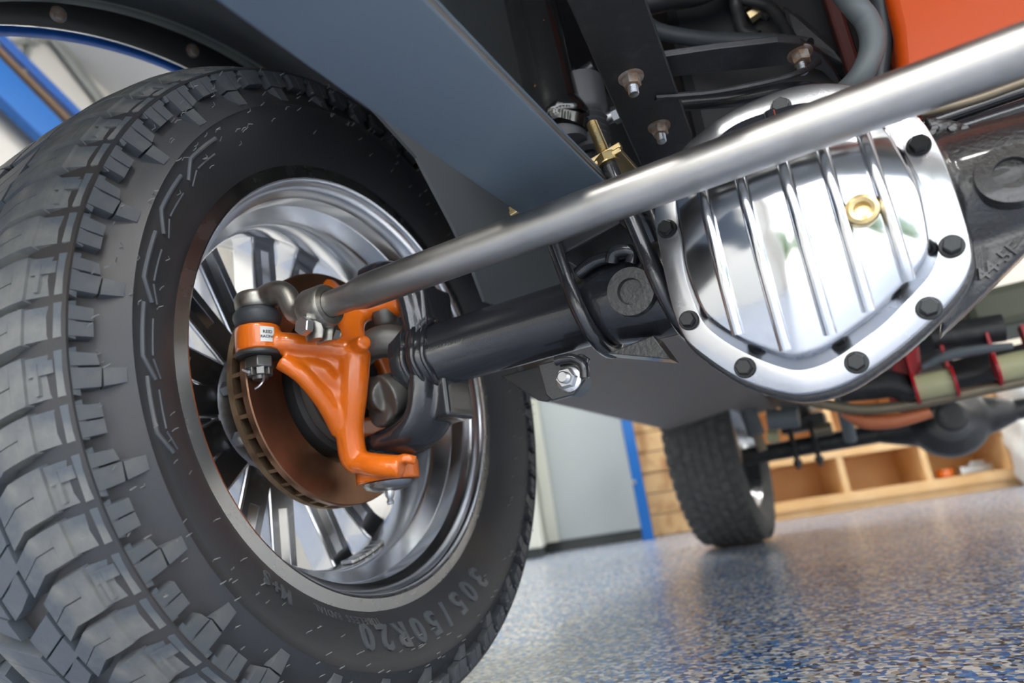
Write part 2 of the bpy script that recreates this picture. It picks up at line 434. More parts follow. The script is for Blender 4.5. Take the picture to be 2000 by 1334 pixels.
# left wall: blue beam, timber, conduits and a modelled shadow band seen through the wheel arch
def wl(px, py, off=.06):
    d = CR[0] * ((px - 1000) / FPX) + CR[1] * (-(py - 667) / FPX) + CR[2]
    nu = RM(1, 0, 0); tt = ((U0 + off) - CAMP.dot(nu)) / d.dot(nu)
    return CAMP + d * tt
def beam(name, a, b, w_, th, m, t):
    bm = bmesh.new(); d = (b - a).normalized(); nrm = RM(1, 0, 0); s = d.cross(nrm).normalized()
    add_prism(bm, [a + s * w_ / 2, b + s * w_ / 2, b - s * w_ / 2, a - s * w_ / 2], nrm * th)
    return part(name, bm, m, t, smooth=0, bevel=.004)
a, b = wl(-160, 20), wl(260, 430)
t = thing('blue_brace', 'slanting bright blue steel brace on the white side wall', 'brace', b)
beam('bar', a, b, .20, .06, BPST, t)
a, b = wl(-160, -40, .03), wl(260, 375, .03)
t = thing('timber_batten', 'thin brown timber batten just above the blue brace', 'batten', b)
beam('batten', a, b, .035, .05, BRN, t)
a, b = wl(-160, -75, .02), wl(260, 335, .02)
t = thing('blue_rail', 'narrow blue rail above brown batten on side wall', 'rail', b)
beam('rail', a, b, .06, .03, BLUE, t)
t = thing('conduit_pipe', 'thin grey conduit run high on the white side wall', 'conduit', wl(45, 140, .0))
bm = bmesh.new(); add_tube(bm, [wl(-60, 90, .02), wl(170, 72, .02)], .014, 10); part('level_pipe', bm, TRIM, t)
bm = bmesh.new(); add_tube(bm, [wl(60, 80, .02), wl(45, 145, .02)], .014, 10); part('drop_pipe', bm, TRIM, t)
bm = bmesh.new(); add_hex(bm, wl(60, 80, .02), RM(1, 0, 0), .03, .03, n=8); part('junction_box', bm, TRIM, t)
t = thing('shadow_band', 'wide pale grey band modelled as a shadow across white side wall', 'rail', wl(150, 130, .0))
bm = bmesh.new(); add_tube(bm, [wl(80, 40, .03), wl(230, 240, .03)], .05, 10, flat=(.35, 1)); part('rail', bm, TRIM, t)  # shadow on the wall, modelled as a flattened grey strip

# trees beyond the drive (seen only mirrored in the polished metal)
def tree(u, v, h, label):
    t = thing('tree', label, 'tree', RM(u, v, -.02), 'trees beyond the drive')
    bm = bmesh.new(); add_tube(bm, [RM(u, v, -.02), RM(u + .1, v, h * .5), RM(u, v, h * .8)], [.18, .12, .05], 10); part('trunk', bm, BARK, t)
    bm = bmesh.new()
    for k in range(14):
        a = random.random() * 6.28; rr = random.random() * h * .22
        c = RM(u + rr * math.cos(a), v + rr * math.sin(a), h * (.45 + .5 * random.random()))
        m4 = Matrix.Translation(c) @ Matrix.Scale(h * (.13 + .07 * random.random()), 4)
        bmesh.ops.create_icosphere(bm, subdivisions=2, radius=1, matrix=m4)
    for vv in bm.verts: vv.co += V((random.uniform(-1, 1), random.uniform(-1, 1), random.uniform(-1, 1))) * .12
    part('crown', bm, LEAF, t, smooth=0)
for k in range(7):
    tree(-9 + 3.6 * k + random.uniform(-.5, .5), -16.5 + random.uniform(-.8, .8), 4.6 + random.uniform(-.6, .8), 'leafy green tree beyond the drive, mirrored in polished metal')

# ================================================================== front wheel
WC = V((0, 0, .40))
def pol(th, r, x):
    a = math.radians(th); return V((x, -r * math.cos(a), r * math.sin(a)))
wheel = thing('wheel_assembly', 'large front wheel with knobbly black tyre and polished rim', 'wheel', WC)
MID = -.02
def rtop(x):
    d = abs(x - MID); tb = ((0, .4003), (.07, .3985), (.105, .3940), (.122, .3875), (.135, .3808), (.149, .3726), (.2, .35))
    for (a, ra), (b, rb) in zip(tb, tb[1:]):
        if d <= b: return ra + (rb - ra) * (d - a) / (b - a)
    return .35
half = [(.262, .100), (.270, .108), (.279, .117), (.292, .1265), (.308, .134), (.320, .1375), (.3275, .1385), (.3285, .1395), (.3295, .1385), (.336, .1355), (.345, .1275), (.354, .1225), (.366, .1205), (.3712, .1215), (.3718, .129), (.3738, .1295), (.3748, .124), (.3792, .112), (.3845, .09), (.388, .05)]
prof = [(r, x) for r, x in half] + [(.389, MID)] + [(r, 2 * MID - x) for r, x in half[::-1]]
bm = bmesh.new(); add_lathe(bm, prof, (0, 0, 0), (1, 0, 0), 160)
add_lathe(bm, [(.262, .100), (.262, 2 * MID - .100)], (0, 0, 0), (1, 0, 0), 160)
tyre = finish('tyre', bm, RUB, wheel, smooth=50)

def tread_prism(bm, st, dep=.014, slope=.55):
    """st: stations (x, r, th_lo, th_hi)"""
    T, B = [], []
    for (x, r, a, b) in st:
        T.append((bm.verts.new(pol(a, r, x)), bm.verts.new(pol(b, r, x))))
        B.append((bm.verts.new(pol(a - slope, r - dep, x)), bm.verts.new(pol(b + slope, r - dep, x))))
    for i in range(len(st) - 1):
        bm.faces.new((T[i][0], T[i][1], T[i + 1][1], T[i + 1][0]))
        bm.faces.new((T[i][0], T[i + 1][0], B[i + 1][0], B[i][0])); bm.faces.new((T[i][1], B[i][1], B[i + 1][1], T[i + 1][1]))
    bm.faces.new((T[0][0], B[0][0], B[0][1], T[0][1])); bm.faces.new((T[-1][0], T[-1][1], B[-1][1], B[-1][0]))
def skew(x):      # groove run: level by the shoulder, turning down towards the crown
    return -.25 * (.128 - x) / .03 if x > .098 else (-.25 - .9 * (.098 - x) / .03 if x > .068 else -1.15 - 1.9 * (.068 - x) / .02)
def shoulder_block(kind):
    bm = bmesh.new(); lo, hi = (-2.75, 2.55) if kind else (-1.95, 2.25)
    def st(xs, f0, f1, dr=0):
        return [(x, rtop(x) - dr, lo + (hi - lo) * f0 + skew(x), lo + (hi - lo) * f1 + skew(x)) for x in xs]
    step = .0024
    tread_prism(bm, st([.1282, .1200], 0.0, 1.0, .0002), .007, .3)
    tread_prism(bm, st([.1205, .0985], .03, .97, step), .010, .3)
    if kind:
        tread_prism(bm, [(x, r + .0016, a + 2.9, b - .9) for x, r, a, b in st([.1185, .1015], 0, 1, step)], .006, .05)
        tread_prism(bm, [(x, r + .0020, a + .7, b - 1.0) for x, r, a, b in st([.1085, .1055], 0, 1, step)], .006, .1)
    xs = [.0985, .088]; ys = [.088, .08, .068, .050] if kind else [.088, .08, .068, .044]
    tread_prism(bm, st(xs, .0, 1.0), .013, .35)
    def half_prism(f0, f1, s0, s1):
        q = st(ys, f0, f1); n0 = len(bm.verts); tread_prism(bm, q, .013, 0)
        bm.verts.ensure_lookup_table()
        for k in range(len(ys)):
            b0, b1 = bm.verts[n0 + 4 * k + 2], bm.verts[n0 + 4 * k + 3]
            x, r, a, b = q[k]; b0.co = pol(a - s0, r - .013, x); b1.co = pol(b + s1, r - .013, x)
    half_prism(0, .487, .45, 0); half_prism(.513, 1, 0, .45)
    bmesh.ops.recalc_face_normals(bm, faces=bm.faces)
    me = bpy.data.meshes.new('tread_block'); bm.to_mesh(me); bm.free(); me.materials.append(RUBT); return me
def mid_block(flip):
    bm = bmesh.new()
    for f0, f1 in ((0, .31), (.34, .64), (.67, 1)):
        st = []
        for x in ((.044, .02, .002) if not flip else (-.004, -.03, -.056)):
            s = -3.2 - 70 * (.044 - x) if not flip else -6 + 60 * (-.004 - x)
            st.append((x, rtop(x), -4.7 + 9.2 * f0 + s, -4.7 + 9.2 * f1 + s))
        if f0 == 0: st[0] = (st[0][0] - .006, *st[0][1:])
        tread_prism(bm, st, .013, .5)
    bmesh.ops.recalc_face_normals(bm, faces=bm.faces)
    me = bpy.data.meshes.new('tread_block'); bm.to_mesh(me); bm.free(); me.materials.append(RUBT); return me
SB = (shoulder_block(0), shoulder_block(1)); MB_ = (mid_block(False), mid_block(True))
def child(name, me, parent, rotx=0, mw=None):
    o = bpy.data.objects.new(name, me); COL.objects.link(o); o.parent = parent
    o.rotation_euler = (rotx, 0, 0)
    if mw: o.scale = mw
    return o
# rotating a block by +angle about x moves theta by -angle (front is -y)
TH0 = -.8
for k in range(60):
    th = TH0 + 6 * k
    child('tread_block', SB[k % 2], tyre, -math.radians(th))
    o = child('tread_block', SB[(k + 1) % 2], tyre, -math.radians(th + 3), (-1, 1, 1)); o.location = (2 * MID, 0, 0)
    if k % 2 == 0:
        child('tread_block', MB_[0], tyre, -math.radians(th + 3)); child('tread_block', MB_[1], tyre, -math.radians(th))

bm = bmesh.new()
for k in range(13):
    x = .060 + k * .0030; r = rtop(x) - .0085; sk = skew(x) - 3.95
    tread_prism(bm, [(x, r, sk - .55, sk + .55), (x + .0016, r, sk - .55, sk + .55)], .005, .1)
bmesh.ops.recalc_face_normals(bm, faces=bm.faces)
ej = bpy.data.meshes.new('stone_ejector'); bm.to_mesh(ej); bm.free(); ej.materials.append(RUBT)
for k in range(1, 60, 2): child('stone_ejector', ej, tyre, -math.radians(TH0 + 6 * k))
def lug_prism(bm, quad, xt, xb, ins=.0015):
    """quad of (theta, r); xt(r) top face, xb base"""
    a = [bm.verts.new(pol(th, r, xt(r))) for th, r in quad]
    b = [bm.verts.new(pol(th + (.45 if th > sum(q[0] for q in quad) / 4 else -.45), r - (.002 if r < .369 else 0), xb)) for th, r in quad]
    bm.faces.new(a); n = len(a)
    for i in range(n): bm.faces.new((a[i], b[i], b[(i + 1) % n], a[(i + 1) % n]))
def lug(kind):
    bm = bmesh.new(); xt = lambda r: .1285 + .0045 * (.372 - r) / .022
    if kind == 0:      # slotted lug
        lug_prism(bm, [(-1.9, .3715), (-.12, .3715), (-.12, .3545), (-1.9, .3545)], xt, .115)
        lug_prism(bm, [(.12, .3715), (1.9, .3715), (1.75, .3545), (.12, .3545)], xt, .115)
    else:
        lug_prism(bm, [(-2.2, .3715), (.25, .3715), (.25, .3505), (-2.2, .3525)], xt, .115)
        lug_prism(bm, [(.55, .3715), (2.2, .3715), (2.0, .3535), (.55, .3515)], xt, .115)
        lug_prism(bm, [(-2.15, .3505), (.2, .3495), (.1, .3335), (-1.9, .3345)], lambda r: .1330 if r > .34 else .1372, .12)
    bmesh.ops.recalc_face_normals(bm, faces=bm.faces)
    me = bpy.data.meshes.new('sidewall_lug'); bm.to_mesh(me); bm.free(); me.materials.append(RUBL); return me
LG = (lug(0), lug(1))
for k in range(60):
    child('sidewall_lug', LG[k % 2], tyre, -math.radians(TH0 + 6 * k))
# zigzag bars moulded on the sidewall
def xside(r):
    for (ra, xa), (rb, xb) in zip(half, half[1:]):
        if ra <= r <= rb: return xa + (xb - xa) * (r - ra) / (rb - ra)
    return .12
def side_bar(pts, wid):
    bm = bmesh.new(); q = []
    for i in range(len(pts) - 1):
        for k in range(6):
            f = k / 6; q.append((pts[i][0] * (1 - f) + pts[i + 1][0] * f, pts[i][1] * (1 - f) + pts[i + 1][1] * f))
    q.append(pts[-1])
    add_tube(bm, [pol(a, r, xside(r)) for a, r in q], wid, 8)
    return finish('sidewall_bar', bm, RUBL, tyre)
for a in (31, 18.5, 6.0, -6.2, -17.5):
    side_bar([(a + 9.5, .3175), (a + 1.2, .3195), (a - 2.2, .309)], .0022)
    side_bar([(a + 7.5, .3065), (a + 1.5, .3085)], .0011)
    side_bar([(a + 1.0, .3085), (a - 2.0, .302)], .0011)
# lettering
def arc_text(s, r, th_mid, size, ext, step, bold=0, name='lettering', m=RUBL):
    bm = bmesh.new(); n = len(s)
    for i, ch in enumerate(s):
        if ch == ' ': continue
        th = th_mid + (i - (n - 1) / 2) * step
        g = text_geo(ch, size, ext, 3, bold)
        a = math.radians(th); c = pol(th, r, 0)
        up = V((0, -math.cos(a), math.sin(a))); rt = V((0, math.sin(a), math.cos(a)))   # rt = rising theta
        def fn(q, c=c, up=up, rt=rt):
            p = c + rt * q.x + up * q.y
            rr = math.hypot(p.y, p.z); return V((xside(min(max(rr, .262), .37)) + q.z, p.y, p.z))
        add_text(bm, g, fn)
    return finish(name, bm, m, tyre, smooth=30)
o = arc_text('305/50R20', .2935, -97.5, .035, .0026, 5.5, .0009); o['label'] = 'raised size lettering 305/50R20'
o = arc_text('M+S', .2865, -50.5, .020, .0019, 2.8, .0004); o['label'] = 'raised M+S lettering'
o = arc_text('TUBELESS RADIAL', .2785, -72, .010, .0007, 1.35, .0001); o['label'] = 'row of tiny raised lettering by the bead'
# fine moulding whiskers
bm = bmesh.new()
for k in range(330):
    th = random.uniform(-180, 180)
    r = random.choice((.358, .366, .35, .33, .3115, .323, .30, .341)) + random.uniform(-.002, .002)
    x = (.1325 if r > .345 and random.random() < .6 else xside(r))
    p = pol(th, r, x); add_tube(bm, [p, p + V((.0035, random.uniform(-.002, .002), .0012)), p + V((.0055, random.uniform(-.003, .003), .0022))], [.0006, .0005, .0003], 4)
o = finish('moulding_whiskers', bm, TRIM, tyre); o['kind'] = 'stuff'

# rim
bm = bmesh.new()
add_lathe(bm, [(.2715, .1005), (.2722, .104), (.270, .1065), (.2555, .1075), (.2535, .1065)], (0, 0, 0), (1, 0, 0), 160)
rim = finish('rim_lip', bm, LIP, wheel, smooth=30)
bm = bmesh.new()
add_lathe(bm, [(.2535, .1065), (.2525, .101), (.2505, .099), (.249, .088), (.245, .083), (.238, .078), (.2365, .060), (.235, .056), (.222, .040), (.2185, .030), (.2180, -.010), (.2200, -.02), (.2335, -.040), (.236, -.06), (.236, -.09), (.242, -.12), (.252, -.135), (.256, -.148), (.270, -.150), (.272, -.145), (.262, -.12), (.25, -.09), (.25, .09), (.262, .1)], (0, 0, 0), (1, 0, 0), 160)
barrel = finish('rim_barrel', bm, POLI, wheel, smooth=35)
# sixteen spokes in eight pairs
def spoke(sgn):
    bm = bmesh.new(); d = math.radians(13 * sgn)
    di = V((0, -math.cos(d), math.sin(d))); s = V((0, math.sin(d), math.cos(d)))
    di0 = V((0, -math.cos(d * .9), math.sin(d * .9)))
    for (r0, r1, w0, w1, x0, x1) in ((.070, .242, .021, .0195, -.062, -.105),):
        a = di0 * r0; b = di * r1
        q = [a + s * w0, b + s * w1, b - s * w1, a - s * w0]
        add_prism(bm, [V((x0, p.y, p.z)) for p in q], (x1 - x0, 0, 0))
    me = bpy.data.meshes.new('spoke'); bmesh.ops.recalc_face_normals(bm, faces=bm.faces); bm.to_mesh(me); bm.free(); me.materials.append(POLI); return me
def spoke_face(sgn):
    bm = bmesh.new(); d = math.radians(13 * sgn); di = V((0, -math.cos(d), math.sin(d))); s = V((0, math.sin(d), math.cos(d)))
    a, b = di * .075, di * .236
    def ring(wd, r0, r1): return [di * r0 + s * wd, di * r1 + s * wd, di * r1 - s * wd, di * r0 - s * wd]
    o_, i_ = ring(.0172, .075, .236), ring(.0075, .135, .222)
    vo = [bm.verts.new(V((-.0612, p.y, p.z))) for p in o_]; vi = [bm.verts.new(V((-.0612, p.y, p.z))) for p in i_]
    vb = [bm.verts.new(V((-.0619, p.y, p.z))) for p in o_]; vd = [bm.verts.new(V((-.0685, p.y, p.z))) for p in i_]
    for k in range(4):
        bm.faces.new((vo[k], vo[(k + 1) % 4], vi[(k + 1) % 4], vi[k])); bm.faces.new((vb[k], vb[(k + 1) % 4], vo[(k + 1) % 4], vo[k])); bm.faces.new((vi[k], vi[(k + 1) % 4], vd[(k + 1) % 4], vd[k]))
    bm.faces.new(vd)
    me = bpy.data.meshes.new('spoke_back'); bmesh.ops.recalc_face_normals(bm, faces=bm.faces); bm.to_mesh(me); bm.free(); me.materials.append(SPK); return me
SPM = (spoke(-1), spoke(1)); SPF = (spoke_face(-1), spoke_face(1))
for k in range(8):
    for j in (0, 1):
        o = child('spoke', SPM[j], wheel, -math.radians(76 + 45 * k))
        b = o.modifiers.new('bevel', 'BEVEL'); b.width = .004; b.segments = 3; b.limit_method = 'ANGLE'
        child('spoke_back', SPF[j], o)
bm = bmesh.new()
add_lathe(bm, [(.0, -.05), (.06, -.05), (.078, -.052), (.092, -.062), (.092, -.10), (0, -.11)], (0, 0, 0), (1, 0, 0), 64)
finish('wheel_centre', bm, SPK, wheel, smooth=30)
for k in range(8):
    bm = bmesh.new(); c = pol(98.5 + 45 * k, .083, -.056)
    add_hex(bm, c, (1, 0, 0), .010, .016, n=6); finish('wheel_stud_nut', bm, ZINC, wheel)
# stick-on balance weights on the barrel
for k in range(5):
    bm = bmesh.new(); th = -100 - 3.6 * k; a = math.radians(th)
    up = V((0, -math.cos(a), math.sin(a))); tg = V((0, math.sin(a), math.cos(a)))
    Rm = Matrix((V((1, 0, 0)), tg, up)).transposed()
    add_box(bm, pol(th, .2150, .012), (.020, .012, .0055), R=Rm); finish('balance_weight', bm, ZINC, wheel, smooth=0, bevel=.0012)

# ================================================================== brake rotor and hub
rot = thing('brake_rotor', 'vented rust-brown brake rotor disc inside the front wheel', 'brake rotor', WC + V((.04, 0, 0)))
def wlathe(name, prof, m, t, n=96, smooth=30):
    bm = bmesh.new(); add_lathe(bm, prof, WC, (1, 0, 0), n, closed=True); return part(name, bm, m, t, smooth=smooth)
wlathe('inboard_disc', [(.148, .0475), (.148, .0555), (.1465, .0565), (.098, .0565), (.096, .0475)], ROTR, rot)
wlathe('outboard_disc', [(.148, .026), (.148, .0345), (.096, .0345), (.070, .020), (.070, .012), (.085, .012), (.1, .026)], ROTE, rot)
bm = bmesh.new(); add_box(bm, (0, 0, .1235), (.0128, .0045, .047)); bmesh.ops.recalc_face_normals(bm, faces=bm.faces)
vm = bpy.data.meshes.new('vane'); bm.to_mesh(vm); bm.free(); vm.materials.append(ROTE)
for k in range(40):
    o = child('vane', vm, rot, 2 * PI * k / 40)
hub = thing('wheel_hub', 'dark round hub with grey seal ring behind orange knuckle', 'hub', WC + V((.05, 0, 0)))
wlathe('hub_drum', [(.0, -.05), (.066, -.05), (.066, .0), (.080, .008), (.084, .03), (.084, .058), (.078, .062), (.0, .062)][1:-1], HUBM, hub)
wlathe('seal_ring', [(.078, .0625), (.0755, .072), (.069, .075), (.0655, .072), (.064, .0625)], CIRN, hub)
wlathe('spindle_plate', [(.0635, .060), (.0635, .069), (.058, .071), (.03, .071), (.03, .060)], BOOT, hub)

# ================================================================== steering knuckle
kn = thing('steering_knuckle', 'bright orange cast steering knuckle with forked arms', 'steering knuckle', P(745, 925, y=0))
bm = bmesh.new()
BO = P(505, 668, y=-.138)
zt, zb = P(505, 641, y=-.138).z, P(505, 689, y=-.138).z
add_lathe(bm, [(0, zb - .001), (.0243, zb - .001), (.0243, zt), (0, zt)], (BO.x, BO.y, 0), (0, 0, 1), 40)
J = P(693, 688, y=-.062)
add_tube(bm, spline([BO + V((.012, .006, -.003)), P(575, 672, y=-.118), P(640, 680, y=-.085), J], 5), [.0125, .0125, .0135, .016], 16)          # steering arm
add_tube(bm, spline([P(548, 705, y=-.128), P(590, 733, y=-.112), P(635, 785, y=-.085), P(668, 840, y=-.058)], 5), [.010, .010, .011, .013], 16)    # lower strut
add_tube(bm, [P(560, 690, y=-.122), P(630, 725, y=-.092), P(665, 760, y=-.07)], [.007, .010, .010], 12)        # web between them
add_prism(bm, [P(548, 690, y=-.130), P(620, 690, y=-.098), P(690, 690, y=-.066), P(695, 800, y=-.062), P(660, 815, y=-.068), P(600, 735, y=-.108)], (-.010, .010, 0))
add_tube(bm, spline([J, P(690, 760, y=-.062), P(683, 830, y=-.054), P(690, 890, y=-.046), P(705, 905, y=-.04)], 5), [.0185, .0165, .016, .016, .014], 18)
add_tube(bm, spline([P(690, 900, y=-.044), P(735, 908, y=-.044), P(785, 912, y=-.036)], 4), .0132, 14)                                   # foot
LB = P(752, 925, y=-.005)
add_lathe(bm, [(0, -.014), (.037, -.014), (.037, .009), (0, .009)], LB + V((.004, 0, .004)), (0, 0, 1), 36)
add_tube(bm, [P(796, 905, y=-.03), P(800, 888, y=-.028)], .009, 10)
add_tube(bm, [J + V((.004, -.004, .004)), P(712, 668, y=-.078)], [.011, .0085], 14)                                                    # steering stop
add_tube(bm, spline([J, P(686, 640, y=-.05), P(700, 608, y=-.036), P(745, 592, y=-.022), P(785, 588, y=-.012)], 5), [.016, .0155, .017, .019, .020], 16)
add_tube(bm, [P(700, 606, y=-.036), P(660, 580, y=-.02), P(640, 562, y=-.004)], [.012, .013, .013], 14)                                    # upper ear
add_tube(bm, [P(785, 600, y=0.0), P(785, 575, y=0.0)], .026, 20)
# round spindle flange
add_lathe(bm, [(.070, .078), (.070, .090), (.046, .090), (.046, .078)], WC, (1, 0, 0), 48, closed=True)
add_tube(bm, [P(683, 850, y=-.050), WC + V((.084, -.035, -.05))], .012, 10)
add_tube(bm, [P(690, 640, y=-.05), WC + V((.084, -.03, .055))], .012, 10)
cpart('knuckle_casting', bm, ORG, kn, voxel=.0021, smooth_it=7)
# sticker with lettering on the boss
def boss(q, r):
    # q.x along the circumference, q.y up, q.z out
    a = math.radians(-19) + q.x / r
    return V((BO.x + (r + q.z) * math.cos(a), BO.y + (r + q.z) * math.sin(a), (zt + zb) / 2 + q.y))
bm = bmesh.new(); RB = .0247; W2, H2 = .0078, .0085
row = []
for k in range(9):
    x = -W2 + 2 * W2 * k / 8
    row.append([bm.verts.new(boss(V((x, y, z)), RB)) for y, z in ((-H2, -.0006), (-H2, .0), (H2, .0), (H2, -.0006))])
for a, b in zip(row, row[1:]):
    for k in range(3): bm.faces.new((a[k], b[k], b[k + 1], a[k + 1]))
st = part('sticker', bm, WHT, kn, smooth=60); st['label'] = 'small white sticker lettered REID RACING'
bm = bmesh.new()
for s, yy, sz in (('REID', .0024, .0049), ('RACING', -.0030, .0041)):
    add_text(bm, text_geo(s, sz, .00005, 3, .0001), lambda q, yy=yy: boss(V((q.x, q.y + yy, .0002 + max(q.z, 0))), RB))
tx = finish('sticker_print', bm, INK, None, smooth=0); tx.parent = st; tx.location = -worldloc(st)
# grey rim under boss
bm = bmesh.new(); add_lathe(bm, [(0.004, zb - .006), (.0235, zb - .006), (.0248, zb - .0045), (.0248, zb - .0015), (.004, zb - .0015)], (BO.x, BO.y, 0), (0, 0, 1), 40, closed=True); part('machined_face', bm, HUBM, kn)
# lower ball joint
bm = bmesh.new(); o = LB + V((.004, 0, 0)); add_lathe(bm, [(0, -.020), (.016, -.020), (.026, -.017), (.030, -.011), (0, -.011)], o, (0, 0, 1), 32); part('ball_joint_cap', bm, ZINC, kn)
bm = bmesh.new(); add_lathe(bm, [(0, -.036), (.0035, -.036), (.0045, -.033), (.003, -.030), (.0055, -.026), (.0055, -.0205), (0, -.0205)], o, (0, 0, 1), 16); part('grease_nipple', bm, ZINC, kn)
bm = bmesh.new(); pr = [(0, .010), (.026, .010)]
for k in range(5): pr += [(.0285, .012 + k * .0032), (.0262, .0136 + k * .0032)]
pr += [(.02, .029), (0, .029)]
add_lathe(bm, pr, o, (0, 0, 1), 32); part('ball_joint_boot', bm, BOOT, kn)

# ================================================================== tie rod
TRY, TRZ, TRR = -.1393, .4444, .0174
tr = thing('tie_rod', 'long bare steel tie rod running in front of axle', 'tie rod', (.6, TRY, TRZ))
bm = bmesh.new()
x0 = P(690, 566, y=TRY).x
prof = [(0, .158), (.0135, .158), (.0138, x0 - .012), (.0140, x0 - .004), (.0172, x0 + .012), (TRR, x0 + .02), (TRR, 1.25), (0, 1.25)]
add_lathe(bm, prof, (0, TRY, TRZ), (1, 0, 0), 40); part('tube', bm, STL, tr, smooth=50)
# clamp
cx = P(628, 600, y=TRY).x
bm = bmesh.new()
add_lathe(bm, [(.0142, cx - .017), (.0212, cx - .017), (.0226, cx - .013), (.0226, cx + .008), (.0208, cx + .0115), (.0142, cx + .0115)], (0, TRY, TRZ), (1, 0, 0), 36, closed=True)
part('clamp_band', bm, FORG, tr, smooth=45)
for dz, dy in ((-.004, -.007), (-.004, .007)):
    bm = bmesh.new(); add_tube(bm, spline([V((cx - .006, TRY + dy * 1.6, TRZ - .015)), V((cx - .006, TRY + dy, TRZ - .026)), V((cx - .006, TRY + dy, TRZ - .035))], 4), [.0115, .0125, .010], 16, flat=(.45, 1), up=V((1, 0, 0))); part('clamp_ear', bm, FORG, tr)
bm = bmesh.new(); add_tube(bm, [V((cx - .006, TRY - .02, TRZ - .0225)), V((cx - .006, TRY + .026, TRZ - .0225))], .0052, 14); part('clamp_bolt', bm, ZINC, tr)
bm = bmesh.new(); add_hex(bm, (cx - .006, TRY - .0165, TRZ - .0225), (0, -1, 0), .0098, .0085, spin=.3); part('bolt_head', bm, ZINC, tr)
bm = bmesh.new(); add_hex(bm, (cx - .006, TRY + .0145, TRZ - .0225), (0, 1, 0), .0098, .0085, thread=.005, thread_l=.006); part('clamp_nut', bm, FORG, tr)
# rod end forging
z1, z2, z3 = P(505, 572, y=-.138).z, P(505, 606, y=-.138).z, P(505, 641, y=-.138).z
bm = bmesh.new()
add_lathe(bm, [(0, z2 - .001), (.0205, z2 - .001), (.0232, z2 + .003), (.0235, z1 - .006), (.0205, z1 - .001), (0, z1 + .001)], (BO.x, BO.y, 0), (0, 0, 1), 36)
add_tube(bm, spline([V((BO.x, BO.y, z2 + .009)), V((BO.x + .028, BO.y - .001, z2 + .012)), V((BO.x + .046, TRY, z2 + .005)), V((BO.x + .062, TRY, TRZ + .002)), V((.162, TRY, TRZ))], 6), [.0135, .0135, .0125, .0115, .0108], 18)
cpart('rod_end', bm, FORG, tr, voxel=.0016, smooth_it=5)
bm = bmesh.new(); add_lathe(bm, [(0, z1 - .001), (.0055, z1 - .001), (.0055, z1 + .0025), (.003, z1 + .004), (.0035, z1 + .006), (0, z1 + .0065)], (BO.x - .003, BO.y, 0), (0, 0, 1), 14); part('grease_nipple', bm, ZINC, tr)
bm = bmesh.new(); add_lathe(bm, [(0, z3 + .0005), (.0215, z3 + .0005), (.0238, z3 + .005), (.0258, z3 + .011), (.0250, z3 + .0155), (.0225, z2 - .0015), (.0205, z2 - .0005), (0, z2 - .0005)], (BO.x, BO.y, 0), (0, 0, 1), 36); part('dust_boot', bm, BOOT, tr, smooth=70)
# castle nut and split pin
zn0, zn1 = zb - .0062, P(505, 738, y=-.138).z
bm = bmesh.new(); add_hex(bm, (BO.x, BO.y, zn0), (0, 0, -1), .0158, (zn0 - zn1) * .62, spin=.35); 
for k in range(6):
    a = .35 + 2 * PI * (k + .5) / 6 + PI / 2
    add_box(bm, (BO.x + .0098 * math.cos(a), BO.y + .0098 * math.sin(a), zn1 + (zn0 - zn1) * .25), (.006, .0085, (zn0 - zn1) * .42), a)
nut = part('castle_nut', bm, FORD, tr, smooth=30, bevel=.0008)
bm = bmesh.new(); add_lathe(bm, [(0, zn1 - .0035), (.0078, zn1 - .003), (.0085, zn1 - .001), (.0085, zn0 - .004), (0, zn0 - .004)], (BO.x, BO.y, 0), (0, 0, 1), 24); part('stud_end', bm, FORD, tr)
bm = bmesh.new(); zc = zn1 + (zn0 - zn1) * .3
add_tube(bm, spline([V((BO.x - .012, BO.y - .012, zc + .003)), V((BO.x - .003, BO.y - .0155, zc - .001)), V((BO.x + .002, BO.y - .0165, zc - .003))], 4), .0017, 8)
add_tube(bm, spline([V((BO.x + .009, BO.y - .004, zc - .006)), V((BO.x + .0125, BO.y - .007, zc - .013)), V((BO.x + .011, BO.y - .011, zc - .019)), V((BO.x + .006, BO.y - .013, zc - .022))], 5), .0014, 8)
part('split_pin', bm, ZINC, tr)

# ================================================================== front axle
AX = V((0, 0, .4025))
fa = thing('front_axle', 'glossy black front axle with polished differential cover', 'axle', (.61, 0, .4))
bm = bmesh.new()
add_lathe(bm, [(0, .168), (.0455, .168), (.0455, .182), (.0435, .185), (.0435, .190), (.0465, .193), (.0465, .199), (.0420, .203), (.0420, .209), (.0365, .216), (.0362, .40), (.0395, .412), (.044, .43), (.0465, .455), (.0475, .475), (.0475, .497), (.0475, .52), (0, .52)], AX, (1, 0, 0), 56)
part('axle_tube', bm, BLK, fa, smooth=50)
for k, (xx, rr) in enumerate(((.187, .0445), (.201, .0445), (.2125, .0405))):
    bm = bmesh.new(); add_tube(bm, [V((xx + .0012 * math.sin(7 * a), (rr) * math.cos(a), AX.z + rr * math.sin(a))) for a in [2 * PI * i / 48 for i in range(48)]], .0032, 8, closed=True); part('weld_bead', bm, BLK, fa)
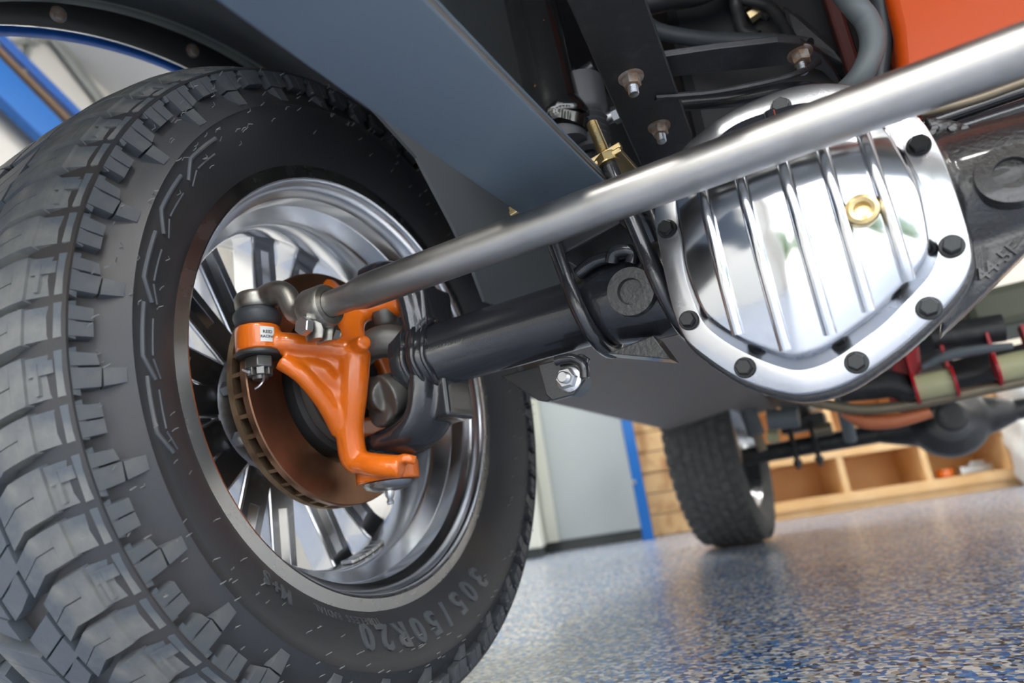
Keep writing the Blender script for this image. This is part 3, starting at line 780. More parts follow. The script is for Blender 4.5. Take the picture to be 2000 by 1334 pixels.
# forked yoke end
bm = bmesh.new()
def ybox(pts, a, b, n=12):
    add_tube(bm, spline(pts, 5), 1.0, n, flat=(a, b), up=V((0, 1, 0)))
ypath = [V((.128, 0, .515)), V((.160, 0, .512)), V((.185, 0, .485)), V((.194, 0, .44)), V((.194, 0, .38)), V((.184, 0, .338)), V((.160, 0, .318)), V((.122, 0, .314))]
add_tube(bm, spline(ypath, 5), [.020, .021, .020, .019, .019, .019, .020, .018], 16, flat=(1.0, 2.1), up=V((0, 1, 0)))
add_lathe(bm, [(0, -.012), (.030, -.012), (.030, .012), (0, .012)], (.118, 0, .314), (0, 0, 1), 28)
add_lathe(bm, [(0, -.012), (.030, -.012), (.030, .012), (0, .012)], (.135, 0, .512), (0, 0, 1), 28)
add_box(bm, (.205, .01, .352), (.035, .055, .05)); add_box(bm, (.20, .0, .46), (.03, .06, .05))
cpart('yoke_end', bm, BLK, fa, voxel=.0026, smooth_it=10)
# differential housing
CX, CZ = .6105, .40
def smooth_loop(pts, n=8):
    N = len(pts); out = []
    for i in range(N):
        p0, p1, p2, p3 = pts[i - 1], pts[i], pts[(i + 1) % N], pts[(i + 2) % N]
        for k in range(n):
            t = k / n
            out.append(tuple(.5 * ((2 * p1[j]) + (p2[j] - p0[j]) * t + (2 * p0[j] - 5 * p1[j] + 4 * p2[j] - p3[j]) * t * t + (3 * p1[j] - p0[j] - 3 * p2[j] + p3[j]) * t ** 3) for j in (0, 1)))
    return out
# flange outline, metres from the cover centre
FL = [(.1095, .030), (.1112, 0), (.1112, -.0272), (.1096, -.0533), (.1045, -.0712), (.0903, -.0881), (.062, -.1078), (.0341, -.1229), (.0065, -.1337), (-.0190, -.1358), (-.0385, -.1305), (-.0664, -.1139), (-.0904, -.0890), (-.1040, -.0680), (-.1089, -.0377), (-.1090, .0075), (-.1068, .0465), (-.0940, .078), (-.0695, .0985), (-.0478, .1085), (-.0277, .1145), (0, .1172), (.030, .1150), (.060, .1030), (.085, .0825), (.1025, .056)]
OUT = smooth_loop(FL, 7)
YF = -.078
BOLTS = [(.0151, .1000), (.0985, .0289), (.0980, -.0533), (.0728, -.0934), (.0176, -.1205), (-.0615, -.1055), (-.0968, -.0555), (-.0980, .0296), (-.0570, .0850), (.0650, .0820)]
def prism_xz(poly, y0, y1): return [V((CX + a, y0, CZ + b)) for a, b in poly], V((0, y1 - y0, 0))
bm = bmesh.new()
q, d = prism_xz([(a * 1.03, b * 1.035) for a, b in OUT], -.064, -.040); add_prism(bm, q, d)
rings = []
for k, (y, s) in enumerate(((-.042, .97), (.0, .93), (.05, .80), (.09, .55), (.13, .40), (.20, .36))):
    rings.append([bm.verts.new(V((CX + a * s, y, CZ + b * s))) for a, b in OUT])
n = len(OUT)
for A, B in zip(rings, rings[1:]):
    for k in range(n): bm.faces.new((A[k], A[(k + 1) % n], B[(k + 1) % n], B[k]))
bm.faces.new(rings[0]); bm.faces.new(rings[-1][::-1])
# neck and tube to the right
add_lathe(bm, [(0, .64), (.055, .66), (.058, .72), (.056, .76), (.052, .80), (.048, .84), (.044, .88), (0, .88)], AX, (1, 0, 0), 48)
# web with the casting mark
yw = -.035
add_prism(bm, [P(1835, 655, y=yw), P(1895, 600, y=yw), P(2010, 485, y=yw), P(2060, 430, y=yw), P(1990, 380, y=yw), P(1880, 440, y=yw), P(1850, 560, y=yw)], (0, .035, 0))
# upper rib
yu = -.03
add_prism(bm, [P(1800, 225, y=yu), P(1870, 232, y=yu), P(1960, 290, y=yu), P(2030, 330, y=yu), P(1930, 400, y=yu), P(1850, 330, y=yu)], (0, .03, 0))
hs = cpart('housing', bm, BLKR, fa, voxel=.003, smooth_it=6)
bm = bmesh.new(); add_lathe(bm, [(0, .845), (.0362, .845), (.0362, 1.20), (0, 1.20)], AX, (1, 0, 0), 40); part('axle_tube', bm, BLK, fa)
# round bosses
def boss_ring(c, ax, r, h, hole):
    bm = bmesh.new(); add_lathe(bm, [(0, 0), (r * 1.05, 0), (r, h), (hole, h), (hole * .92, h * .35), (0, h * .25)], c, ax, 40); return bm
part('casting_boss', boss_ring(P(1232, 568, y=-.0545) + V((0, .006, 0)), V((0, -1, -.12)), .0225, .0085, .0125), BLKR, fa)
part('casting_boss', boss_ring(P(1978, 342, y=-.058) + V((0, .008, 0)), V((0, -1, .1)), .0235, .011, .0125), BLKR, fa)
bm = bmesh.new()
for k in range(15):
    px = 1805 + 150 * random.random(); py = 232 + 26 * random.random() + (px - 1805) * .22
    add_lathe(bm, [(0, .003), (.0026, .0025), (.0038, .0), (.003, -.002), (0, -.002)], P(px, py, y=yu - .001), (0, -1, 0), 8)
part('weld_spatter', bm, BLKR, fa)['kind'] = 'stuff'
# cast lettering
bm = bmesh.new()
c0, c1 = P(1925, 535, y=yw - .001), P(1985, 492, y=yw - .001)
ux = (P(1982, 484, y=yw) - P(1918, 540, y=yw)).normalized(); uz = V((0, -1, 0)).cross(ux) * -1
uz = V((0, -1, 0)).cross(ux)
add_text(bm, text_geo('44-5F', .0145, .0014, 2, .0002), lambda q: (P(1950, 512, y=yw - .001) + ux * q.x * 1.05 + uz * q.y + V((0, -q.z, 0))))
o = part('cast_lettering', bm, BLKR, fa, smooth=30); o['label'] = 'raised casting mark 44-5F'
# brake line clips and weld lumps on tube between the U-bolts
bm = bmesh.new(); add_tube(bm, spline([P(1128, 535, y=-.036), P(1160, 512, y=-.038), P(1200, 500, y=-.04), P(1245, 488, y=-.042)], 5), .0065, 12); part('brake_line', bm, BLK, fa)
bm = bmesh.new(); add_tube(bm, spline([P(1195, 512, y=-.045), P(1200, 494, y=-.048), P(1222, 488, y=-.048), P(1236, 496, y=-.045), P(1232, 516, y=-.045)], 4), .0068, 12); part('line_clip', bm, BLK, fa)

# ---- the polished cover
cov = []
def inner(k):
    a, b = OUT[k]; r = math.hypot(a, b); cut = .0172
    for (p, q) in BOLTS:
        ang = math.atan2(b, a) - math.atan2(q, p); ang = (ang + PI) % (2 * PI) - PI
        cut += .0034 * math.exp(-(ang / .26) ** 2)
    s = (r - cut) / r; return a * s, b * s
INN = [inner(k) for k in range(n)]
bm = bmesh.new()
def ring3(poly, y): return [bm.verts.new(V((CX + a, y, CZ + b))) for a, b in poly]
loops = [ring3(OUT, -.064), ring3(OUT, YF + .0012), ring3([(a * .99, b * .99) for a, b in OUT], YF), ring3(INN, YF)]
def dome(a, b, rho):
    t_ = min((1 - rho) / .085, 1); h = .019 * t_ * t_ * (3 - 2 * t_) * .5 + .019 * .5 * math.sin(t_ * PI / 2) + .020 * (1 - rho * rho)
    return YF - h
for rho in (.993, .985, .977, .969, .961, .953, .945, .937, .929, .921, .913, .90, .87, .82, .76, .68, .58, .46, .33, .2, .08):
    loops.append(ring3([(a * rho, b * rho) for a, b in INN], dome(0, 0, rho)))
for A, B in list(zip(loops, loops[1:]))[3:]:
    for k in range(n): bm.faces.new((A[k], A[(k + 1) % n], B[(k + 1) % n], B[k]))
bm.faces.new(loops[-1])
bmf = bmesh.new(); fl4 = [[bmf.verts.new(v.co) for v in L_] for L_ in loops[:4]]
for A, B in zip(fl4, fl4[1:]):
    for k in range(n): bmf.faces.new((A[k], A[(k + 1) % n], B[(k + 1) % n], B[k]))
bmf.faces.new(fl4[0][::-1])
bmesh.ops.delete(bm, geom=[v for L_ in loops[:3] for v in L_], context='VERTS')
dc = part('differential_cover', bm, COVM, fa, smooth=50); dc['label'] = 'mirror-polished ribbed differential cover'
fo = finish('cover_flange', bmf, FLNG, None, smooth=50); fo.parent = dc; fo.location = -worldloc(dc)
def rho_at(a, b):
    r = math.hypot(a, b); t = math.atan2(b, a); best = min(range(n), key=lambda k: abs((math.atan2(INN[k][1], INN[k][0]) - t + PI) % (2 * PI) - PI))
    return min(r / math.hypot(*INN[best]), .97)
def sub(name, bm, m, par, **k):
    o = finish(name, bm, m, None, **k); o.parent = par; o.location = -worldloc(par); return o
for xx, ze in ((.5535, .3175), (.5847, .297), (.617, .3005), (.6455, .3105), (.6748, .3265)):
    pts = []
    z = .487 - 2.2 * (xx - .61) ** 2 * 4
    while z > ze:
        a, b = xx - CX, z - CZ; pts.append(V((xx, dome(a, b, rho_at(a, b)) - .0005, z))); z -= .008
    a, b = xx - CX, ze - CZ; pts.append(V((xx, dome(a, b, rho_at(a, b)) - .0005, ze)))
    for _ in range(2): pts = [pts[0]] + [(pts[i - 1] + pts[i] * 2 + pts[i + 1]) / 4 for i in range(1, len(pts) - 1)] + [pts[-1]]
    bm = bmesh.new(); add_tube(bm, pts, .0050, 14, up=V((0, 1, 0))); sub('rib', bm, COVM, dc)
for i, (a, b) in enumerate(BOLTS):
    bm = bmesh.new(); add_hex(bm, (CX + a, YF, CZ + b), (0, -1, 0), .0066, .0062, washer=.0086, washer_h=.0025, spin=random.random()); sub('flange_bolt', bm, BOLT, dc)
pc = P(1683, 405, y=-.121); yy = dome(0, 0, rho_at(pc.x - CX, pc.z - CZ))
bm = bmesh.new(); add_lathe(bm, [(0, .001), (.0056, .001), (.0058, .0065), (.0085, .0075), (.0112, .0065), (.0118, .004), (.0112, -.002), (0, -.002)], (pc.x, yy, pc.z), (0, -1, 0), 32); sub('filler_plug', bm, GOLD, dc)

# axle shaft joint inside the yoke
sh = thing('axle_shaft_joint', 'grey cast universal joint inside the black yoke', 'universal joint', (.14, 0, .4))
bm = bmesh.new()
add_tube(bm, spline([V((.180, -.004, .415)), V((.158, -.028, .428)), V((.136, -.036, .425)), V((.118, -.034, .412))], 5), [.022, .020, .018, .012], 16, flat=(1, 1.0))
add_tube(bm, [V((.19, 0, .402)), V((.165, -.006, .402))], .024, 18)
cpart('shaft_yoke', bm, CIRN, sh, voxel=.002, smooth_it=6)
bm = bmesh.new()
add_tube(bm, [V((.158, -.008, .372)), V((.146, -.034, .362))], [.023, .027], 20); add_tube(bm, [V((.12, -.02, .375)), V((.15, -.03, .365))], .02, 16)
add_tube(bm, [V((.145, .02, .35)), V((.135, -.03, .350))], .02, 16)
cpart('stub_yoke', bm, CIRN, sh, voxel=.002, smooth_it=6)
bm = bmesh.new(); add_lathe(bm, [(0, 0), (.013, 0), (.015, .003), (.015, .018), (0, .02)], (.150, -.018, .452), (0, -.3, 1), 24); part('bearing_cap', bm, CIRN, sh)

# ================================================================== leaf spring and U-bolts
TA = math.radians(10); sa = V((math.cos(TA), 0, math.sin(TA))); sn = V((-math.sin(TA), 0, math.cos(TA)))
sp = thing('leaf_spring', 'wide flat grey leaf spring clamped over the axle', 'leaf spring', (.422, 0, .49))
def leaf(y0, y1, lift, th, wid, m, name='leaf'):
    bm = bmesh.new(); N = 22; R_ = []
    for i in range(N + 1):
        y = y0 + (y1 - y0) * i / N
        zc = .4915 + lift + (.05 * y * y if y < 0 else .10 * y * y) + (.0 if y > -.12 else .0)
        tw = (0.06 if y > -.1 else .06 + .30 * (-.1 - y))           # slight twist towards the front
        s_ = V((math.cos(TA + tw * .6), 0, math.sin(TA + tw * .6))); n_ = V((-s_.z, 0, s_.x))
        c = V((.4225, y, zc))
        R_.append([bm.verts.new(c + s_ * wid * a + n_ * th * b) for a, b in ((-.5, .12), (-.47, 0), (.47, 0), (.5, .12), (.5, .88), (.47, 1), (-.47, 1), (-.5, .88))])
    for A, B in zip(R_, R_[1:]):
        for k in range(8): bm.faces.new((A[k], A[(k + 1) % 8], B[(k + 1) % 8], B[k]))
    bm.faces.new(R_[0][::-1]); bm.faces.new(R_[-1])
    return part(name, bm, m, sp, smooth=30)
leaf(-.56, .62, 0, .0070, .079, SPR); leaf(-.56, .66, .0078, .0070, .077, SPRE); leaf(-.46, .5, .0156, .0066, .074, SPR)
bm = bmesh.new(); add_box(bm, V((.424, 0, .474)), (.072, .085, .030), R=Matrix((sa, V((0, 1, 0)), sn)).transposed()); part('spring_perch', bm, BLKS, sp, smooth=0, bevel=.003)
# each U-bolt
def ubolt(xb, label, rr):
    t = thing('u_bolt', label, 'U-bolt', (xb, 0, .36), 'U-bolts around axle tube')
    o = V((xb, 0, .4025)); pts = []
    H = .125
    def pt(y, h): return o + V((0, y, 0)) + sn * h
    pts = [pt(-rr, H), pt(-rr, H * .6), pt(-rr, .02)] + [pt(-rr * math.cos(a), -rr * math.sin(a)) for a in [PI * k / 14 for k in range(15)]] + [pt(rr, .02), pt(rr, H * .6), pt(rr, H)]
    bm = bmesh.new(); add_tube(bm, pts, .0077, 16); part('rod', bm, BLK, t)
    for s in (-1, 1):
        bm = bmesh.new(); add_hex(bm, pt(s * rr, .120), sn, .0112, .0095, washer=.012, washer_h=.0022, thread=.0058, thread_l=.040); part('threaded_end', bm, GOLD, t)
    return t
ubolt(.403, 'black U-bolt on axle tube nearer the front wheel', .0475); ubolt(.487, 'black U-bolt on axle tube close to polished cover', .0560)
pl_ = thing('spring_plate', 'gold zinc clamp plate on top of leaf spring', 'plate', (.415, 0, .52))
bm = bmesh.new(); add_box(bm, V((.4180, 0, .5190)), (.130, .125, .006), R=Matrix((sa, V((0, 1, 0)), sn)).transposed()); part('plate', bm, GOLD, pl_, smooth=0, bevel=.0015)
bm = bmesh.new(); add_box(bm, V((.4180, -.058, .5245)), (.130, .006, .006), R=Matrix((sa, V((0, 1, 0)), sn)).transposed()); part('plate_lip', bm, GOLD, pl_, smooth=0, bevel=.001)

# lower shock mount under the tube
t = thing('shock_mount', 'black bracket with silver bolt hanging under axle tube', 'bracket', P(1060, 760, y=0))
bm = bmesh.new(); add_prism(bm, [P(978, 735, y=.012), P(1120, 695, y=.012), P(1125, 745, y=.012), P(1066, 785, y=.012), P(1050, 782, y=.012)], (0, .006, 0)); part('rear_plate', bm, BLKS, t, smooth=0, bevel=.001)
bm = bmesh.new(); add_prism(bm, [P(1050, 712, y=-.024), P(1135, 690, y=-.024), P(1150, 700, y=-.024), P(1140, 742, y=-.024), P(1118, 772, y=-.024), P(1078, 783, y=-.024), P(1066, 772, y=-.024)], (0, .006, 0)); part('front_plate', bm, BLK, t, smooth=0, bevel=.0015)
bm = bmesh.new(); add_tube(bm, [P(1105, 742, y=-.017), P(1105, 742, y=-.017) + V((0, .028, 0))], .016, 24); part('bushing_eye', bm, GREY, t)
bm = bmesh.new(); add_hex(bm, P(1112, 740, y=-.0245), (0, -1, 0), .0105, .009, washer=.0135, washer_h=.0022, thread=.006, thread_l=.006); part('bolt', bm, ZINC, t)
bm = bmesh.new(); add_tube(bm, spline([P(1085, 705, y=-.03), P(1115, 700, y=-.03), P(1138, 712, y=-.03), P(1142, 738, y=-.03)], 5), .005, 10); part('curved_strap', bm, BLK, t)
t = thing('tube_gusset', 'black triangular gusset under axle tube between U-bolts', 'gusset', P(1250, 695, y=0))
bm = bmesh.new(); add_prism(bm, [P(1185, 690, y=-.030), P(1275, 655, y=-.030), P(1310, 702, y=-.030)], (0, .03, 0)); part('plate', bm, BLKR, t, smooth=0, bevel=.001)

# ================================================================== chassis pieces over the axle
fr = thing('chassis_frame', 'black steel chassis frame rail running above leaf spring', 'frame', (.42, .5, .68))
bm = bmesh.new(); add_box(bm, (.385, 1.40, .70), (.060, 2.5, .12)); part('frame_rail', bm, CHAS, fr, smooth=0, bevel=.006)
bm = bmesh.new(); add_box(bm, (.93, 1.55, .70), (.060, 2.2, .12)); part('frame_rail', bm, CHAS, fr, smooth=0, bevel=.006)
br = thing('frame_bracket', 'flat black steel bracket plate with two rusty nuts', 'bracket', (.5, 0, .6))
zp = .60
poly = [P(960, -330, z=zp), P(1145, -330, z=zp), P(1262, 0, z=zp), P(1352, 262, z=zp), P(1345, 320, z=zp), P(1252, 325, z=zp), P(1178, 160, z=zp)]
bm = bmesh.new(); add_prism(bm, poly, (0, 0, .006)); part('plate', bm, CHAS, br, smooth=0, bevel=.0015)
for q in ((1232, 150), (1287, 246)):
    bm = bmesh.new(); add_hex(bm, P(*q, z=zp), (0, -.15, -1), .0090, .010, washer=.0125, washer_h=.002); nu = part('nut', bm, RUST, br)
    bm = bmesh.new(); c = P(*q, z=zp) + V((0, -.0018, -.012)); add_hex(bm, c, (0, -.15, -1), .0045, .001, thread=.0052, thread_l=.009); sub('bolt_thread', bm, ZINC, nu)
zc = .63
cm = thing('crossmember', 'black flat strap crossmember with bolt above differential', 'crossmember', P(1450, 110, z=zc))
poly = [P(1290, 112, z=zc), P(1400, 96, z=zc), P(1520, 82, z=zc), P(1565, 84, z=zc), P(1605, 106, z=zc), P(1632, 140, z=zc), P(1650, 172, z=zc), P(1640, 172, z=zc), P(1605, 140, z=zc), P(1570, 127, z=zc), P(1520, 130, z=zc), P(1420, 140, z=zc), P(1300, 152, z=zc)]
bm = bmesh.new(); add_prism(bm, poly, (0, 0, .008)); part('strap', bm, CHAS, cm, smooth=0, bevel=.0015)
bm = bmesh.new(); add_hex(bm, P(1562, 104, z=zc), (0, -.15, -1), .0095, .011, washer=.013, washer_h=.002); nu = part('nut', bm, RUST, cm)
bm = bmesh.new(); add_hex(bm, P(1560, 106, z=zc) + V((0, -.002, -.013)), (-.05, -.15, -1), .0045, .001, thread=.0055, thread_l=.011); sub('bolt_thread', bm, ZINC, nu)
bm = bmesh.new(); add_tube(bm, spline([P(1280, 190, z=.60), P(1400, 180, z=.60), P(1540, 150, z=.60), P(1600, 120, z=.62)], 5), .0035, 8); part('lower_edge', bm, CHAS, cm)
rods = thing('steering_link', 'dark blue-black rod arching behind top of differential cover', 'rod', P(1450, 195, y=.08))
bm = bmesh.new(); add_tube(bm, spline([P(1240, 212, y=.10), P(1330, 203, y=.10), P(1440, 193, y=.09), P(1540, 176, y=.08), P(1610, 183, y=.06), P(1680, 215, y=.05)], 6), .0085, 14); part('rod', bm, BLK, rods)
tb = thing('shock_strut', 'scratched glossy black strut tube right of the leaf spring', 'strut', P(1100, 250, y=.02))
bm = bmesh.new(); a, b = P(925, -465, y=.02), P(1085, 215, y=.02); add_tube(bm, spline([a, a.lerp(b, .5), b, P(1098, 238, y=.02), P(1104, 250, y=.02)], 6), [.031, .031, .031, .034, .030], 28); part('tube', bm, BLKC, tb)
bm = bmesh.new(); add_tube(bm, [P(1101, 245, y=.02), P(1110, 282, y=.02)], [.026, .022], 24); part('bushing', bm, RUB, tb)
bs = thing('bump_stop', 'ribbed black rubber bump stop beside the strut', 'bump stop', P(1145, 290, y=.05))
bm = bmesh.new(); a, b = P(1130, 165, y=.05), P(1150, 298, y=.05); L = (b - a).length
pr = [(0, 0), (.030, 0), (.030, L * .45)]
for k in range(5): pr += [(.0285, L * (.5 + .09 * k)), (.0255, L * (.54 + .09 * k))]
pr += [(.02, L), (.008, L), (.006, L * .93), (0, L * .92)]
add_lathe(bm, pr, a, b - a, 28); part('rubber_body', bm, RUB, bs)
ln = thing('brake_pipe_union', 'small bright metal pipe union behind bracket plate', 'pipe', P(1190, 230, y=.06))
bm = bmesh.new(); add_tube(bm, [P(1168, 240, y=.06), P(1200, 226, y=.06)], .0075, 14); add_tube(bm, [P(1198, 227, y=.06), P(1216, 218, y=.06)], .0105, 6); part('union', bm, ZINC, ln)
bm = bmesh.new(); add_tube(bm, spline([P(1085, 165, y=.08), P(1120, 155, y=.08), P(1160, 130, y=.08)], 4), .009, 12); part('pipe', bm, BLK, ln)

# hoses and dark hardware of the engine bay
def hose(name, label, cat, pts, rad, m, n=14, grp=None):
    t = thing(name, label, cat, pts[-1]); bm = bmesh.new(); add_tube(bm, spline(pts, 8), rad, n); part('hose', bm, m, t); return t
hose('radiator_hose', 'thick grey rubber hose curving down beside orange pan', 'hose', [P(1440, -260, y=.12), P(1560, -120, y=.03), P(1655, -5, y=-.02), P(1695, 45, y=-.02), P(1703, 95, y=-.02), P(1680, 150, y=-.02), P(1640, 190, y=-.01), P(1600, 225, y=.0)], .0105, HOSE)
hose('wiring_hose', 'dark ribbed hose standing between grey hose and orange pan', 'hose', [P(1560, -520, y=.10), P(1690, -120, y=.03), P(1724, 40, y=.02), P(1716, 150, y=.02), P(1712, 200, y=.02)], .0085, BOOT)
hose('brake_hose', 'dark hose crossing above the strap crossmember', 'hose', [P(1255, 40, y=.18), P(1290, 62, y=.18), P(1380, 78, y=.18), P(1500, 82, y=.17), P(1580, 92, y=.16)], .0105, BOOT)
hose('fuel_line', 'thin black pipe bending down left of small fitting', 'pipe', [P(1340, -300, y=.24), P(1425, -40, y=.22), P(1440, 20, y=.22), P(1452, 60, y=.22), P(1480, 72, y=.22)], .0085, CHAS)
hose('vent_pipe', 'thin black pipe bending down right of small fitting', 'pipe', [P(1440, -2, y=.22), P(1500, 12, y=.22), P(1525, 40, y=.21), P(1545, 75, y=.2)], .007, CHAS)
hose('cross_pipe', 'black pipe crossing at top edge behind bracket plate', 'pipe', [P(1180, 25, y=.2), P(1300, 0, y=.2), P(1400, -30, y=.2), P(1500, -160, y=.24)], .015, CHAS)
t = thing('pipe_fitting', 'small greenish brass fitting in the dark engine bay', 'fitting', P(1475, 28, y=.24))
bm = bmesh.new(); add_tube(bm, [P(1462, 34, y=.24), P(1482, 20, y=.24)], .011, 8); part('body', bm, GOLD, t)
bm = bmesh.new(); add_tube(bm, [P(1488, 32, y=.24), P(1496, 22, y=.24)], .009, 6); part('union_nut', bm, ZINC, t)
t = thing('steering_box', 'dark cast bracket behind strap crossmember bolt', 'bracket', P(1600, 60, y=.2))
bm = bmesh.new(); add_prism(bm, [P(1525, 5, y=.2), P(1560, 25, y=.2), P(1640, 95, y=.2), P(1655, 130, y=.2), P(1600, 100, y=.2), P(1545, 80, y=.2)], (0, .04, 0)); part('casting', bm, CHAS, t, smooth=0, bevel=.006)
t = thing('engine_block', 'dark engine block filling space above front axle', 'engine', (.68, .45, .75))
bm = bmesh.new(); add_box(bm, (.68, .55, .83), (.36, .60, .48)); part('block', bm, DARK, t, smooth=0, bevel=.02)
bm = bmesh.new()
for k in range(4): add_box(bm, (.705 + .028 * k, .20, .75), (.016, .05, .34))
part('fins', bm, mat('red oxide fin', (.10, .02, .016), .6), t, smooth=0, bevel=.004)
pn = thing('oil_pan', 'glossy orange engine pan at top right above tie rod', 'oil pan', (.80, .06, .56))
yp = .0
bm = bmesh.new(); q = [P(1480, -720, y=yp), P(1715, -60, y=yp), P(1742, 60, y=yp), P(1750, 150, y=yp), P(1800, 165, y=yp), P(2040, 90, y=yp), P(2250, 20, y=yp), P(2080, -820, y=yp)]
add_prism(bm, q, (.01, .21, 0)); part('pan', bm, PANM, pn, smooth=30, bevel=.012, bseg=4)
t = thing('drag_link', 'black steering rod pair behind tie rod at right edge', 'rod', P(1950, 210, y=.02))
bm = bmesh.new(); add_tube(bm, [P(1790, 250, y=.03), P(2080, 150, y=.03)], .006, 12); part('rod', bm, BLK, t)
bm = bmesh.new(); add_tube(bm, [P(1850, 262, y=.03), P(2080, 190, y=.03)], .009, 12); part('rod', bm, BLK, t)
bm = bmesh.new(); add_tube(bm, spline([P(1800, 222, y=-.02), P(1900, 196, y=-.02), P(2000, 160, y=-.02), P(2080, 130, y=-.02)], 5), .004, 10); part('cable', bm, TAN, t)

# ================================================================== truck body
bd = thing('truck_body', 'truck body with black fender liner, blue lip and grey underside', 'truck body', (-.1, .8, .5))
def arch(name, prof, m, a0, a1, n=72, **k):
    bm = bmesh.new(); rings = []
    for i in range(n + 1):
        th = a0 + (a1 - a0) * i / n; rings.append([bm.verts.new(WC + pol(th, r * (1 + max(0, r - .553) / .035 * .0020 * (min(max(th, 40), 115) - 64)), x)) for r, x in prof])
    for A, B in zip(rings, rings[1:]):
        for j in range(len(prof) - 1): bm.faces.new((A[j], A[j + 1], B[j + 1], B[j]))
    o = part(name, bm, m, bd, **k); s = o.modifiers.new('s', 'SOLIDIFY'); s.thickness = .003; return o
arch('fender_lip', [(.5445, -.173), (.5475, -.168), (.5525, -.164)], BLUE, 10, 162)
arch('fender_flange', [(.5530, -.162), (.570, -.150), (.578, -.146)], LINR, 10, 162)
arch('liner_ridge', [(.578, -.145), (.585, -.139), (.583, -.130)], TRIM, 10, 162)
arch('fender_liner', [(.583, -.130), (.590, -.08), (.595, .05), (.600, .24)], LINR, 10, 162)
for th, r in ((64.6, .5640), (85.4, .5770), (107, .589), (44, .556), (24, .553)):
    bm = bmesh.new(); add_hex(bm, WC + pol(th, r, -.1475), (1, -.2, -.5), .007, .006, washer=.010, washer_h=.0015); part('liner_bolt', bm, RUST, bd)
# inner fender apron behind the wheel
bm = bmesh.new(); xa = .25
add_prism(bm, [P(842, 372, x=xa), P(878, 440, x=xa), P(910, 505, x=xa), P(942, 590, x=xa), P(960, 596, x=xa), P(1040, 588, x=xa), V((xa, .75, .60)), V((xa, .75, 1.1)), V((xa, -.30, 1.1)), V((xa, -.30, .70)), P(810, 310, x=xa)], (.004, 0, 0))
part('inner_apron', bm, APR, bd, smooth=0)
# sill and floor underside
bm = bmesh.new()
e0, e1 = P(1010, 765, z=.462), P(1310, 838, z=.475)
dirn = (e1 - e0).normalized(); a0 = e0 - dirn * .05; a1 = e1 + dirn * .06
add_prism(bm, [a0, a1, a1 + V((-.03, 0, .25)), a0 + V((-.03, 0, .25))], (-.02, 0, 0))
part('sill_panel', bm, SILL, bd, smooth=0, bevel=.004)
bm = bmesh.new(); add_prism(bm, [a0 + V((-.01, 0, 0)), a1 + V((-.01, 0, 0)), V((.15, 1.93, .497)), V((.15, 2.30, .50)), V((.27, 2.30, .507)), V((.30, 1.70, .512)), a0 + V((.33, -.1, .045))], (0, 0, .01)); part('floor_underside', bm, SILL, bd, smooth=0, bevel=.002)
bm = bmesh.new(); add_box(bm, (.68, 1.2, 1.12), (1.75, 3.6, .05)); part('shade_pan', bm, DARK, bd, smooth=0)  # unseen pan over the whole truck, added to keep its underside dark
bm = bmesh.new(); add_box(bm, (-.17, 1.25, .80), (.03, 1.3, .55)); part('body_side', bm, BLUE, bd, smooth=0, bevel=.01)

# ================================================================== rear axle, rear wheel and what hangs between
WB = 2.39; RX = -.02
rw = thing('wheel_assembly', 'black off-road rear wheel standing on the floor behind', 'wheel', (RX, WB, .402))
RWC = V((RX, WB, .402))
prof = [(.26, .10), (.275, .115), (.30, .133), (.325, .137), (.345, .132), (.366, .128), (.385, .112), (.3935, .08), (.396, .04), (.3965, 0)]
prof = prof + [(r, -x) for r, x in prof[::-1][1:]]
bm = bmesh.new(); add_lathe(bm, prof, RWC, (1, 0, 0), 96); rt = part('tyre', bm, RUBF, rw, smooth=50)
bm = bmesh.new()
for k in range(52):
    for j in range(7):
        th = k * 360 / 52 + (3.4 if j % 2 else 0); x = -.111 + .037 * j; rr = .401 if abs(x) < .08 else (.398 if abs(x) < .1 else .391)
        q = [(th - 2.4, x - .014), (th + 2.0, x - .014), (th + 2.6, x + .014), (th - 1.8, x + .014)]
        a = [bm.verts.new(RWC + pol(t_, rr, x_)) for t_, x_ in q]; b = [bm.verts.new(RWC + pol(t_, rr - .012, x_)) for t_, x_ in q]
        bm.faces.new(a)
        for i in range(4): bm.faces.new((a[i], b[i], b[(i + 1) % 4], a[(i + 1) % 4]))
o = sub('tread_blocks', bm, RUBF, rt, smooth=0); o['kind'] = 'stuff'
bm = bmesh.new(); add_lathe(bm, [(.262, .10), (.272, .106), (.254, .108), (.245, .085), (.22, .04), (.22, -.06), (.25, -.12)], RWC, (1, 0, 0), 72); part('rim_barrel', bm, POLI, rw)
for k in range(8):
    bm = bmesh.new(); a = pol(45 * k, .05, -.07); b = pol(45 * k, .235, -.07); add_tube(bm, [RWC + a, RWC + b], [.03, .024], 8, flat=(.5, 1)); part('spoke', bm, SPK, rw)
bm = bmesh.new(); add_lathe(bm, [(0, .06), (.13, .06), (.15, .05), (.15, -.02), (.05, -.06), (0, -.06)], RWC, (1, 0, 0), 40); part('brake_drum', bm, ROTE, rw)

